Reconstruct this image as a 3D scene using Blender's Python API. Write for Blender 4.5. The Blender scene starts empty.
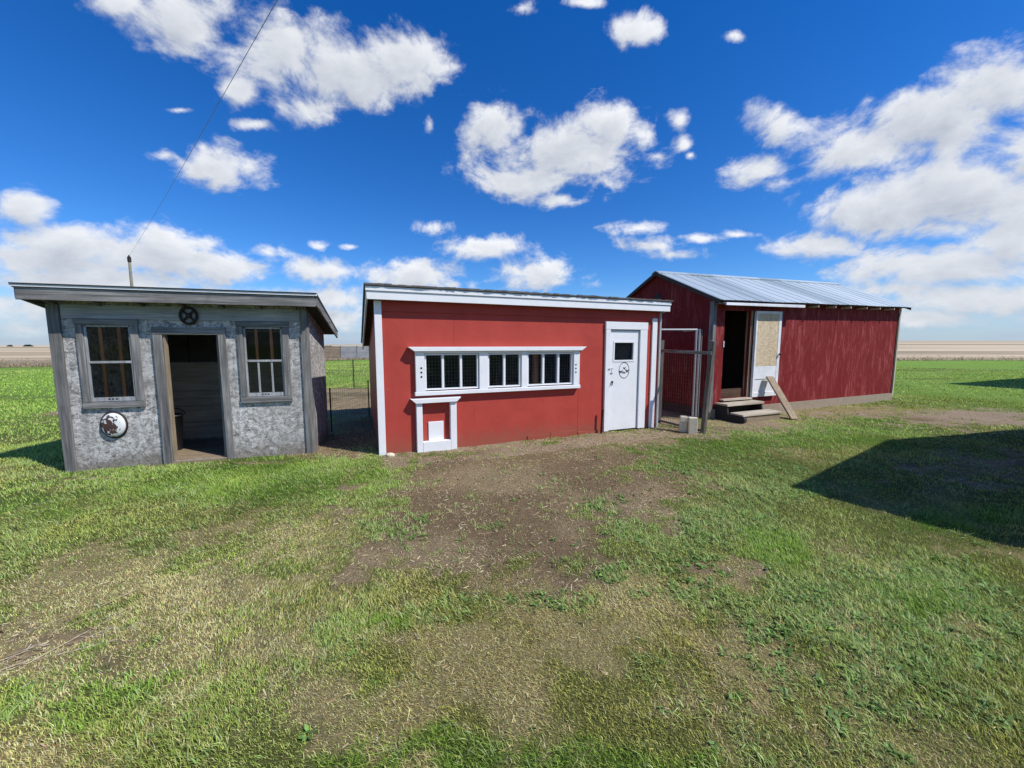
import bpy, math, random
import numpy as np
from mathutils import Vector

random.seed(7)
RNG = np.random.default_rng(11)
SC = bpy.context.scene
COL = SC.collection
R = math.radians

# ------------------------------------------------------------------ render / colour
SC.render.engine = 'CYCLES'
SC.view_settings.view_transform = 'Standard'
SC.view_settings.look = 'None'
SC.view_settings.exposure = 0.0
SC.view_settings.gamma = 1.0
SC.view_settings.use_curve_mapping = False
SC.cycles.max_bounces = 6
SC.cycles.diffuse_bounces = 3
SC.cycles.transparent_max_bounces = 12
SC.cycles.use_denoising = True
SC.cycles.denoising_prefilter = 'NONE'
SC.cycles.denoising_input_passes = 'RGB_ALBEDO_NORMAL'
SC.cycles.sample_clamp_indirect = 1.5

SUN = Vector((0.911, -0.412, 0.0)).normalized() * math.cos(R(50)) + Vector((0, 0, math.sin(R(50))))

# ------------------------------------------------------------------ light and colour settings
VIEW_EXPOSURE = 0.55
CLOUD_BIAS = .81
SUN_STRENGTH = 3.35
SKY_STRENGTH = 0.15
SKY_SAT = 1.28
SKY_LOW = (.43, .545, .69)
SKY_HIGH = (.13, .49, .71)
CLOUD_DARK = (.29, .325, .385)
CLOUD_LIGHT = (.67, .68, .70)
VEIL = (.29, .350, .465)
C_GREEN = (.125, .14, .042); C_LUSH = (.09, .15, .03); C_FAR = (.185, .31, .05)
C_DRY = (.40, .32, .155); C_SOIL = (.225, .160, .092); C_SOIL2 = (.33, .25, .145); C_TANSOIL = (.36, .275, .185)
B_GREEN = (.37, .46, .10); B_YELLOW = (.56, .54, .14); B_LUSH = (.26, .44, .06); B_TUFT = (.33, .44, .135)
B_DRY = (.72, .585, .26); B_WEED = (.18, .30, .075); B_STRAW = (.62, .50, .29)
GRASS_DENSITY = 1.0

# ------------------------------------------------------------------ node helpers
class NT:
    def __init__(s, nt):
        s.nt = nt; s.n = nt.nodes; s.l = nt.links
    def node(s, typ, props=None, **ins):
        n = s.n.new(typ)
        for k, v in (props or {}).items(): setattr(n, k, v)
        for k, v in ins.items():
            key = int(k[1:]) if k[0] == 'i' and k[1:].isdigit() else k.replace('_', ' ')
            s.put(n.inputs[key], v)
        return n
    def put(s, sock, v):
        if isinstance(v, bpy.types.NodeSocket): s.l.new(v, sock)
        elif isinstance(v, bpy.types.Node): s.l.new(v.outputs[0], sock)
        else:
            if sock.type == 'RGBA' and len(v) == 3: v = (*v, 1)
            sock.default_value = v
    def math(s, op, a, b=0.0, c=0.0, clamp=False):
        return s.node('ShaderNodeMath', {'operation': op, 'use_clamp': clamp}, i0=a, i1=b, i2=c).outputs[0]
    def vmath(s, op, a, b=(0, 0, 0), c=(0, 0, 0)):
        n = s.node('ShaderNodeVectorMath', {'operation': op}, i0=a, i1=b)
        if op == 'MULTIPLY_ADD': s.put(n.inputs[2], c)
        return n.outputs['Value' if op in ('LENGTH', 'DOT_PRODUCT') else 'Vector']
    def mix(s, f, a, b, blend='MIX'):
        n = s.node('ShaderNodeMix', {'data_type': 'RGBA', 'blend_type': blend})
        s.put(n.inputs[0], f); s.put(n.inputs[6], a); s.put(n.inputs[7], b)
        return n.outputs[2]
    def noise(s, vec, scale, detail=4, rough=0.55, dist=0.0):
        n = s.node('ShaderNodeTexNoise', None, Scale=scale, Detail=detail, Roughness=rough, Distortion=dist)
        s.put(n.inputs['Vector'], vec)
        return n.outputs[0]
    def ramp(s, f, stops):
        n = s.node('ShaderNodeValToRGB')
        e = n.color_ramp.elements
        while len(e) < len(stops): e.new(0.5)
        for k, (p, c) in zip(e, stops):
            k.position = p; k.color = (*c, 1) if len(c) == 3 else c
        s.put(n.inputs[0], f)
        return n.outputs[0]
    def maprange(s, f, a, b, c=0.0, d=1.0, interp='SMOOTHSTEP'):
        n = s.node('ShaderNodeMapRange', {'interpolation_type': interp}, i0=f, i1=a, i2=b, i3=c, i4=d)
        return n.outputs[0]

def new_mat(name):
    m = bpy.data.materials.new(name); m.use_nodes = True
    t = NT(m.node_tree)
    b = t.n['Principled BSDF']
    return m, t, b

def coords(t, scale=(1, 1, 1), jitter=True):
    tc = t.node('ShaderNodeTexCoord')
    v = tc.outputs['Object']
    if jitter:
        oi = t.node('ShaderNodeObjectInfo')
        off = t.math('MULTIPLY', oi.outputs['Random'], 37.0)
        v = t.vmath('ADD', v, off)
    return t.vmath('MULTIPLY', v, scale)

def bump(t, b, h, strength=0.3, dist=0.01):
    n = t.node('ShaderNodeBump', None, Strength=strength, Distance=dist, Height=h)
    t.put(b.inputs['Normal'], n.outputs[0])

GR = {'x': (1.6, 34, 34), 'y': (34, 1.6, 34), 'z': (34, 34, 1.6)}
def wood(name, dark, mid, light, axis, strength=0.5, rough=0.85):
    m, t, b = new_mat(name)
    v = coords(t, GR[axis])
    n = t.noise(v, 1.0, 6, 0.65, 0.6)
    big = t.noise(coords(t, (2.2, 2.2, 2.2)), 1.0, 4, 0.6)
    c = t.ramp(n, [(0.30, dark), (0.5, mid), (0.72, light)])
    c = t.mix(t.maprange(big, 0.35, 0.7, 0.0, 0.45), c, dark)
    oi = t.node('ShaderNodeObjectInfo')
    val = t.math('MULTIPLY_ADD', oi.outputs['Random'], 0.3, 0.85)
    c = t.mix(1.0, c, t.node('ShaderNodeCombineColor', None, Red=val, Green=val, Blue=val).outputs[0], 'MULTIPLY')
    t.put(b.inputs['Base Color'], c); b.inputs['Roughness'].default_value = rough
    b.inputs['Specular IOR Level'].default_value = 0.25
    bump(t, b, n, strength, 0.006)
    return m

def plain(name, col, rough=0.6, metal=0.0, var=0.25, scale=8.0, bumpv=0.1):
    m, t, b = new_mat(name)
    n = t.noise(coords(t), scale, 5, 0.6)
    c = t.mix(n, tuple(x * (1 - var) for x in col), tuple(min(1, x * (1 + var)) for x in col))
    t.put(b.inputs['Base Color'], c)
    b.inputs['Roughness'].default_value = rough; b.inputs['Metallic'].default_value = metal
    if bumpv: bump(t, b, n, bumpv, 0.01)
    return m

MAT = {}
for ax in 'xyz':
    MAT['grey_' + ax] = wood('weathered grey timber ' + ax, (.085, .082, .078), (.20, .195, .188), (.38, .37, .355), ax)
    MAT['tan_' + ax] = wood('bare tan timber ' + ax, (.17, .125, .08), (.30, .235, .16), (.42, .34, .25), ax)
    MAT['bleached_' + ax] = wood('sun bleached timber ' + ax, (.32, .27, .20), (.52, .455, .36), (.68, .62, .52), ax)
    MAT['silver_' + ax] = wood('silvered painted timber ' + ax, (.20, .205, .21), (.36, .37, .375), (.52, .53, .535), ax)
MAT['post_z'] = wood('dark weathered post', (.055, .05, .045), (.125, .115, .10), (.22, .20, .175), 'z')
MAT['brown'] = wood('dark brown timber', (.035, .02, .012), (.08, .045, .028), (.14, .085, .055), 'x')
MAT['orange'] = wood('orange stained timber', (.22, .075, .03), (.36, .13, .055), (.46, .2, .09), 'z', 0.2)
MAT['dim_board'] = wood('old inside boards', (.20, .16, .115), (.32, .265, .195), (.42, .355, .265), 'x', 0.2)
MAT['floor_board'] = wood('worn floor boards', (.10, .075, .05), (.24, .18, .12), (.36, .28, .19), 'x', 0.2)

# weathered flake board (the grey shed), bare flake board
def osb(name, dark, mid, light, wash, scale=1.0):
    m, t, b = new_mat(name)
    base = coords(t, (1, 1, 1), jitter=False)
    warp = t.noise(base, 5.0, 3)
    warpv = t.vmath('MULTIPLY_ADD', t.node('ShaderNodeCombineXYZ', None, X=warp, Y=warp, Z=warp).outputs[0], (.10, .10, .16), base)
    cells = []
    for (sx, sz) in ((17, 34), (32, 15)):
        vo = t.node('ShaderNodeTexVoronoi', {'feature': 'F1'}, Scale=scale, Randomness=1.0)
        t.put(vo.inputs['Vector'], t.vmath('MULTIPLY', warpv, (sx, sx, sz)))
        cells.append(t.node('ShaderNodeSeparateColor', None, Color=vo.outputs['Color']).outputs[0])
    f = t.math('MULTIPLY_ADD', cells[0], .5, t.math('MULTIPLY', cells[1], .5))
    fine = t.noise(t.vmath('MULTIPLY', warpv, (19, 19, 58)), 1.0, 7, .74, 2.2)
    g = t.math('MULTIPLY_ADD', fine, 1.25, t.math('MULTIPLY_ADD', f, .36, -.20))
    c = t.ramp(g, [(0.38, dark), (0.55, mid), (0.73, light)])
    big = t.noise(t.vmath('MULTIPLY', base, (1.3, 1.3, 2.4)), 1.0, 4, .6)
    c = t.mix(t.maprange(big, .35, .72, 0, .55), c, wash)
    run = t.noise(t.vmath('MULTIPLY', base, (7, 7, .55)), 1.0, 5, .65)
    c = t.mix(t.maprange(run, .52, .70, 0, .42), c, tuple(k * .62 for k in wash))
    z = t.node('ShaderNodeSeparateXYZ', None, Vector=base).outputs[2]
    foot = t.maprange(t.math('MULTIPLY_ADD', t.noise(t.vmath('MULTIPLY', base, (8, 8, 4)), 1.0, 5, .7), .5, z), .25, .52, .65, 0)
    c = t.mix(foot, c, (.17, .135, .095))
    t.put(b.inputs['Base Color'], c); b.inputs['Roughness'].default_value = .9
    b.inputs['Specular IOR Level'].default_value = .2
    bump(t, b, g, .9, .012)
    return m
MAT['osb_grey'] = osb('weathered grey flake board', (.10, .094, .088), (.40, .385, .37), (.78, .765, .74), (.34, .328, .315))
MAT['osb_tan'] = osb('bare flake board', (.48, .36, .21), (.64, .51, .33), (.76, .64, .46), (.60, .47, .30))

# red paint of the coop
def red_paint():
    m, t, b = new_mat('red barn paint')
    v = coords(t, jitter=False)
    n = t.noise(v, 3.0, 5, .6); f = t.noise(v, 26.0, 5, .6)
    c = t.mix(n, (.335, .044, .034), (.50, .078, .060))
    c = t.mix(t.maprange(f, .62, .80, 0, .55), c, (.22, .028, .024))
    scuff = t.noise(t.vmath('MULTIPLY', v, (3.2, 3.2, 9)), 1.0, 6, .65)
    c = t.mix(t.maprange(scuff, .58, .76, 0, .45), c, (.47, .10, .085))
    z = t.node('ShaderNodeSeparateXYZ', None, Vector=v).outputs[2]
    dirt = t.math('MULTIPLY', t.maprange(t.math('MULTIPLY_ADD', t.noise(t.vmath('MULTIPLY', v, (9, 9, 5)), 1.0, 6, .7), .55, z), .28, .62, 1, 0), .60)
    c = t.mix(dirt, c, (.25, .105, .065))
    streak = t.noise(t.vmath('MULTIPLY', v, (16, 16, .7)), 1.0, 5, .6)
    c = t.mix(t.maprange(streak, .58, .72, 0, .22), c, (.24, .028, .024))
    vo = t.node('ShaderNodeTexVoronoi', None, Scale=1.0); t.put(vo.inputs['Vector'], t.vmath('MULTIPLY', v, (5.2, 1, 6.5)))
    c = t.mix(t.maprange(vo.outputs[0], .035, .055, .55, 0), c, (.13, .03, .025))
    t.put(b.inputs['Base Color'], c); b.inputs['Roughness'].default_value = .55
    b.inputs['Specular IOR Level'].default_value = .15
    bump(t, b, t.noise(t.vmath('MULTIPLY', v, (10, 10, 40)), 1.0, 5), .2, .008)
    return m
MAT['red'] = red_paint()
MAT['red_dark'] = plain('red paint on the seam', (.17, .022, .02), .6)

def barn_paint():
    m, t, b = new_mat('worn dark red barn paint')
    v = coords(t, jitter=False)
    sv = t.vmath('MULTIPLY', v, (9, 9, 1.5))
    st = t.noise(sv, 1.0, 9, .74, 1.2)
    big = t.noise(t.vmath('MULTIPLY', v, (1.6, 1.6, 1.1)), 1.0, 6, .68)
    fine = t.noise(t.vmath('MULTIPLY', v, (60, 60, 6)), 1.0, 5, .7)
    c = t.mix(big, (.150, .016, .017), (.240, .029, .028))
    c = t.mix(t.maprange(fine, .42, .75, 0, .6), c, (.115, .012, .015))
    wear = t.math('MULTIPLY', t.maprange(st, .47, .64, 0, 1), t.maprange(big, .36, .62, .30, 1))
    c = t.mix(t.math('MULTIPLY', wear, .80), c, (.38, .10, .095))
    spot = t.noise(t.vmath('MULTIPLY', v, (26, 26, 13)), 1.0, 4, .6)
    chip = t.math('MULTIPLY', t.maprange(spot, .655, .70, 0, 1), t.maprange(big, .47, .58, 0, 1))
    c = t.mix(t.math('MULTIPLY', chip, .75), c, (.50, .30, .28))
    x = t.node('ShaderNodeSeparateXYZ', None, Vector=v).outputs[0]
    gr = t.math('PINGPONG', x, .61)
    c = t.mix(t.maprange(gr, 0.0, .008, .25, 0), c, (.06, .012, .014))
    t.put(b.inputs['Base Color'], c); b.inputs['Roughness'].default_value = .7
    b.inputs['Specular IOR Level'].default_value = .08
    bump(t, b, st, .35, .01)
    return m
MAT['barn_red'] = barn_paint()

def white_paint(name, dirty=.35):
    m, t, b = new_mat(name)
    v = coords(t)
    n = t.noise(v, 5.0, 5, .65); f = t.noise(t.vmath('MULTIPLY', v, (30, 30, 8)), 1.0, 5, .7)
    c = t.mix(t.maprange(n, .35, .8, 0, dirty), (.80, .81, .83), (.55, .55, .54))
    c = t.mix(t.maprange(f, .66, .78, 0, dirty * 1.3), c, (.36, .34, .31))
    t.put(b.inputs['Base Color'], c); b.inputs['Roughness'].default_value = .5
    bump(t, b, f, .12, .006)
    return m
MAT['white'] = white_paint('white gloss paint', .22)
MAT['white_worn'] = white_paint('worn white paint', .75)

def roof_metal():
    m, t, b = new_mat('ribbed galvanised roofing')
    v = coords(t, jitter=False)
    x = t.node('ShaderNodeSeparateXYZ', None, Vector=v).outputs[0]
    sheet = t.node('ShaderNodeTexWhiteNoise', {'noise_dimensions': '1D'})
    t.put(sheet.inputs['W'], t.math('FLOOR', t.math('MULTIPLY', x, 1.12)))
    n = t.noise(t.vmath('MULTIPLY', v, (14, 1.5, 1.5)), 1.0, 6, .65)
    val = t.math('MULTIPLY_ADD', sheet.outputs[0], .45, t.math('MULTIPLY', n, .55))
    c = t.ramp(val, [(.2, (.30, .36, .38)), (.5, (.44, .51, .53)), (.8, (.56, .62, .635))])
    rust = t.noise(t.vmath('MULTIPLY', v, (5, 3, 3)), 1.0, 6, .7)
    c = t.mix(t.maprange(rust, .64, .74, 0, .45), c, (.34, .30, .28))
    t.put(b.inputs['Base Color'], c)
    b.inputs['Metallic'].default_value = .45; b.inputs['Roughness'].default_value = .48
    return m
MAT['roof_metal'] = roof_metal()

def shingle(name, a, c2):
    m, t, b = new_mat(name)
    v = coords(t, jitter=False)
    vo = t.node('ShaderNodeTexVoronoi', None, Scale=1.0); t.put(vo.inputs['Vector'], t.vmath('MULTIPLY', v, (4, 8, 8)))
    n = t.noise(v, 40.0, 5, .7)
    s = t.node('ShaderNodeSeparateColor', None, Color=vo.outputs['Color']).outputs[0]
    c = t.mix(t.math('MULTIPLY_ADD', n, .6, t.math('MULTIPLY', s, .4)), a, c2)
    t.put(b.inputs['Base Color'], c); b.inputs['Roughness'].default_value = .95
    bump(t, b, n, .6, .01)
    return m
MAT['shingle'] = shingle('mineral shingles', (.05, .047, .045), (.17, .155, .14))
MAT['tar_and_shade'] = plain('black roofing edge and painted shade', (.022, .022, .024), .8)  # also carries the painted shade on the side of the steps
MAT['black'] = plain('black plastic', (.012, .012, .013), .45, 0, .3, 12, 0)
MAT['iron'] = plain('blackened iron', (.028, .022, .02), .65, .3, .4, 30, .3)
MAT['rust'] = plain('rusty steel', (.085, .028, .018), .85, .1, .5, 30, .3)
MAT['pipe'] = plain('galvanised pipe', (.50, .51, .52), .45, .6, .15, 14, 0)
MAT['wire'] = plain('dull steel wire', (.25, .25, .25), .6, .4, .2, 14, 0)
MAT['wire_rust'] = plain('rusted fence wire', (.10, .065, .05), .7, .2, .2, 14, 0)
MAT['wire_dark'] = plain('dark netting', (.03, .035, .03), .7, 0, .2, 14, 0)
MAT['concrete'] = plain('cast concrete', (.66, .58, .43), .9, 0, .25, 30, .5)
MAT['footing'] = plain('stained footing timber', (.31, .25, .185), .95, 0, .3, 9, .5)
MAT['decal'] = plain('black vinyl', (.02, .02, .022), .6, 0, .1, 8, 0)
MAT['timber_and_shade'] = plain('dark inside timber and painted shade', (.05, .042, .035), .9, 0, .4, 8, .2)  # also painted shade: gable footing, behind the coop door pane, under the upper tread
MAT['pole'] = wood('pole timber', (.16, .13, .10), (.27, .235, .19), (.36, .32, .27), 'z')
MAT['siding'] = white_paint('white siding', .3)

def enamel():
    m, t, b = new_mat('chipped white enamel')
    v = coords(t, jitter=False)
    n = t.noise(v, 24.0, 5, .62)
    px = t.node('ShaderNodeSeparateXYZ', None, Vector=v)
    d = t.vmath('LENGTH', t.vmath('MULTIPLY_ADD', v, (10.5, 0, 7.5), (0.25, 0, 0.0)))
    k = t.maprange(t.math('ADD', d, t.math('MULTIPLY', t.math('SUBTRACT', n, .5), 4.2)), .80, .87, 1, 0)
    c = t.mix(k, (.72, .73, .73), (.07, .035, .028))
    t.put(b.inputs['Base Color'], c)
    t.put(b.inputs['Roughness'], t.maprange(k, 0, 1, .25, .85))
    return m
MAT['enamel'] = enamel()

def glass():
    m = bpy.data.materials.new('old window glass'); m.use_nodes = True
    t = NT(m.node_tree); t.n.clear()
    out = t.node('ShaderNodeOutputMaterial')
    tr = t.node('ShaderNodeBsdfTransparent', None, Color=(.95, .96, .96, 1))
    gl = t.node('ShaderNodeBsdfGlossy', None, Roughness=.03)
    di = t.node('ShaderNodeBsdfDiffuse', None, Color=(.5, .48, .44, 1))
    fr = t.node('ShaderNodeFresnel', None, IOR=1.17)
    tc = t.node('ShaderNodeTexCoord')
    dust = t.maprange(t.noise(tc.outputs['Object'], 9.0, 6, .7), .45, .8, 0.0, .035)
    a = t.node('ShaderNodeMixShader'); t.put(a.inputs[0], fr); t.put(a.inputs[1], tr); t.put(a.inputs[2], gl)
    b2 = t.node('ShaderNodeMixShader'); t.put(b2.inputs[0], dust); t.put(b2.inputs[1], a); t.put(b2.inputs[2], di)
    t.put(out.inputs[0], b2)
    return m
MAT['glass'] = glass()

# ------------------------------------------------------------------ mesh helpers
class MB:
    def __init__(s): s.v = []; s.f = []
    def hexa(s, p):
        b = len(s.v); s.v += [tuple(q) for q in p]
        for q in ((0, 3, 2, 1), (4, 5, 6, 7), (0, 1, 5, 4), (1, 2, 6, 5), (2, 3, 7, 6), (3, 0, 4, 7)):
            s.f.append(tuple(b + i for i in q))
        return s
    def box(s, x0, x1, y0, y1, z0, z1, j=0.0):
        q = [(x0, y0, z0), (x1, y0, z0), (x1, y1, z0), (x0, y1, z0), (x0, y0, z1), (x1, y0, z1), (x1, y1, z1), (x0, y1, z1)]
        if j: q = [tuple(c + random.uniform(-j, j) for c in p) for p in q]
        return s.hexa(q)
    def prism(s, poly, axis, a, b):
        """poly in the two other axes, extruded from a to b along axis"""
        n = len(poly); k = len(s.v)
        def P(p, t):
            return {'x': (t, p[0], p[1]), 'y': (p[0], t, p[1]), 'z': (p[0], p[1], t)}[axis]
        s.v += [P(p, a) for p in poly] + [P(p, b) for p in poly]
        s.f.append(tuple(k + i for i in reversed(range(n)))); s.f.append(tuple(k + n + i for i in range(n)))
        for i in range(n):
            j = (i + 1) % n
            s.f.append((k + i, k + j, k + n + j, k + n + i))
        return s
    def tube(s, p0, p1, r, n=8, r1=None):
        p0 = Vector(p0); p1 = Vector(p1); d = (p1 - p0).normalized()
        a = d.orthogonal().normalized(); b = d.cross(a); k = len(s.v)
        r1 = r if r1 is None else r1
        for p, rr in ((p0, r), (p1, r1)):
            for i in range(n):
                t = 2 * math.pi * i / n
                s.v.append(tuple(p + (a * math.cos(t) + b * math.sin(t)) * rr))
        for i in range(n):
            j = (i + 1) % n
            s.f.append((k + i, k + j, k + n + j, k + n + i))
        s.f.append(tuple(k + i for i in reversed(range(n)))); s.f.append(tuple(k + n + i for i in range(n)))
        return s
    def lathe(s, prof, cen, axis='z', n=28, sx=1.0, sz=1.0):
        k = len(s.v)
        for (r, h) in prof:
            for i in range(n):
                t = 2 * math.pi * i / n
                c, d = r * math.cos(t) * sx, r * math.sin(t) * sz
                p = (c, d, h) if axis == 'z' else (c, h, d)
                s.v.append(tuple(cen[q] + p[q] for q in range(3)))
        for a in range(len(prof) - 1):
            for i in range(n):
                j = (i + 1) % n
                s.f.append((k + a * n + i, k + a * n + j, k + (a + 1) * n + j, k + (a + 1) * n + i))
        s.f.append(tuple(k + i for i in reversed(range(n)))); e = k + (len(prof) - 1) * n
        s.f.append(tuple(e + i for i in range(n)))
        return s
    def panel(s, us, zs, holes, y0, y1):
        """a wall in the x-z plane between y0 and y1 with rectangular holes; us, zs = (min, max)"""
        U = sorted({us[0], us[1], *[h[0] for h in holes], *[h[1] for h in holes]})
        Z = sorted({zs[0], zs[1], *[h[2] for h in holes], *[h[3] for h in holes]})
        def solid(i, j):
            if i < 0 or j < 0 or i >= len(U) - 1 or j >= len(Z) - 1: return False
            cu, cz = (U[i] + U[i + 1]) / 2, (Z[j] + Z[j + 1]) / 2
            return not any(h[0] < cu < h[1] and h[2] < cz < h[3] for h in holes)
        def q(*p):
            k = len(s.v); s.v += p; s.f.append((k, k + 1, k + 2, k + 3))
        for i in range(len(U) - 1):
            for j in range(len(Z) - 1):
                if not solid(i, j): continue
                a, b, c, d = U[i], U[i + 1], Z[j], Z[j + 1]
                q((a, y0, c), (b, y0, c), (b, y0, d), (a, y0, d)); q((b, y1, c), (a, y1, c), (a, y1, d), (b, y1, d))
                if not solid(i - 1, j): q((a, y1, c), (a, y0, c), (a, y0, d), (a, y1, d))
                if not solid(i + 1, j): q((b, y0, c), (b, y1, c), (b, y1, d), (b, y0, d))
                if not solid(i, j - 1): q((a, y1, c), (b, y1, c), (b, y0, c), (a, y0, c))
                if not solid(i, j + 1): q((a, y0, d), (b, y0, d), (b, y1, d), (a, y1, d))
        return s
    def grid_wires(s, x0, x1, y, z0, z1, dx, dz, r, p=None):
        """upright wire grid in the x-z plane"""
        n = max(1, round((x1 - x0) / dx)); m = max(1, round((z1 - z0) / dz))
        for i in range(n + 1):
            x = x0 + (x1 - x0) * i / n
            s.tube((x, y, z0), (x, y, z1), r, 4)
        for i in range(m + 1):
            z = z0 + (z1 - z0) * i / m
            s.tube((x0, y - r, z), (x1, y - r, z), r, 4)
        return s
    def build(s, name, mat, parent=None, smooth=False, bevel=0.0):
        me = bpy.data.meshes.new(name); me.from_pydata(s.v, [], s.f); me.update()
        o = bpy.data.objects.new(name, me); COL.objects.link(o)
        me.materials.append(MAT[mat] if isinstance(mat, str) else mat)
        if smooth:
            for p in me.polygons: p.use_smooth = True
        if parent: o.parent = parent
        if bevel:
            b = o.modifiers.new('bevel', 'BEVEL'); b.width = bevel; b.segments = 1; b.limit_method = 'ANGLE'
        return o

def thing(name, label, cat, loc=(0, 0, 0), rot=0.0, group=None):
    o = bpy.data.objects.new(name, None); COL.objects.link(o)
    o.location = loc; o.rotation_euler = (0, 0, R(rot))
    o['label'] = label; o['category'] = cat
    if group: o['group'] = group
    return o
def tag(o, label, cat, group=None):
    o['label'] = label; o['category'] = cat
    if group: o['group'] = group
    return o
def world_of(root, x, y):
    a = root.rotation_euler[2]
    return (root.location[0] + x * math.cos(a) - y * math.sin(a), root.location[1] + x * math.sin(a) + y * math.cos(a))

# ------------------------------------------------------------------ camera, sun
cam_d = bpy.data.cameras.new('camera'); cam = bpy.data.objects.new('camera', cam_d); COL.objects.link(cam)
cam.location = (0, 0, 1.6); cam.rotation_euler = (R(90 - 5.784), 0, 0)
cam_d.sensor_width = 36; cam_d.lens = 36 * 385 / 1024; cam_d.clip_start = .05; cam_d.clip_end = 30000
SC.camera = cam
sd = bpy.data.lights.new('sun', 'SUN'); so = bpy.data.objects.new('sun', sd); COL.objects.link(so)
SC.view_settings.exposure = VIEW_EXPOSURE
sd.energy = SUN_STRENGTH; sd.angle = R(.53); sd.color = (1.0, .955, .89)
so.rotation_euler = SUN.to_track_quat('Z', 'Y').to_euler(); so.location = (20, -10, 30)

# ------------------------------------------------------------------ sky with fair-weather cumulus
# clouds: direction of the middle (east/north, up/north), half size, firmness
CLOUDS = [(-0.767,0.775,0.179,0.083,1.25),(-0.93,0.81,0.095,0.039,1),(-0.544,0.709,0.18,0.1,1.3),(-0.415,0.646,0.181,0.094,1.4),(-0.269,0.682,0.12,0.08,1.2),(-0.659,0.615,0.058,0.045,1),(-0.467,0.574,0.11,0.05,1),(-0.174,0.664,0.067,0.022,0.6),(-0.808,0.569,0.049,0.011,0.5),(-0.734,0.435,0.124,0.059,1),(-0.854,0.465,0.062,0.023,0.6),(-0.64,0.537,0.059,0.018,0.6),(-1.142,0.224,0.202,0.074,1.5),(-0.915,0.219,0.24,0.069,1.5),(-1.228,0.335,0.085,0.053,1.2),(-0.727,0.189,0.152,0.054,1.3),(-0.616,0.233,0.066,0.034,1),(-0.5,0.184,0.122,0.045,1),(-0.439,0.119,0.102,0.04,1),(-1.047,0.159,0.381,0.065,1.4),(-1.156,0.102,0.358,0.063,1.2),(-0.797,0.114,0.409,0.05,1.1),(-0.467,0.064,0.154,0.046,0.8),(-1.266,0.038,0.103,0.026,0.4),(-0.246,0.177,0.147,0.055,1),(-0.211,0.294,0.065,0.024,0.75),(-0.093,0.243,0.126,0.032,1),(0.071,0.179,0.14,0.045,1),(-0.484,0.248,0.04,0.015,0.7),(-0.408,0.246,0.035,0.012,0.6),(-0.2,0.535,0.024,0.032,0.5),(-0.034,0.528,0.113,0.083,1),(0.118,0.477,0.209,0.084,1),(0.227,0.542,0.098,0.055,1),(0.045,0.407,0.149,0.043,1),(0.112,0.359,0.065,0.021,0.75),(0.314,0.512,0.049,0.042,0.7),(0.41,0.546,0.037,0.041,0.8),(0.422,0.496,0.032,0.032,0.75),(0.438,0.465,0.02,0.014,0.6),(0.287,0.748,0.064,0.042,0.95),(0.538,0.735,0.031,0.022,0.75),(0.173,0.81,0.062,0.017,0.7),(0.031,0.797,0.036,0.022,0.5),(0.321,0.292,0.08,0.019,0.7),(0.36,0.251,0.096,0.024,0.75),(0.424,0.226,0.101,0.02,0.6),(0.655,0.535,0.078,0.06,1),(0.618,0.426,0.087,0.047,0.9),(0.831,0.482,0.177,0.079,1.2),(1.02,0.551,0.207,0.087,1.3),(1.181,0.626,0.145,0.095,1.2),(0.919,0.33,0.2,0.062,1.25),(1.139,0.371,0.236,0.09,1.35),(1.286,0.477,0.123,0.116,1),(0.87,0.592,0.073,0.032,0.5),(0.751,0.251,0.131,0.037,1),(0.573,0.275,0.063,0.012,0.5),(1.148,0.194,0.291,0.059,1.2),(1.267,0.251,0.126,0.061,1.2),(0.989,0.139,0.178,0.035,0.6),(1.22,0.119,0.255,0.06,1.2),(1.073,0.069,0.359,0.03,0.7),(1.073,0.292,0.15,0.029,0.8),(0.473,0.268,0.101,0.015,0.6)]
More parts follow.
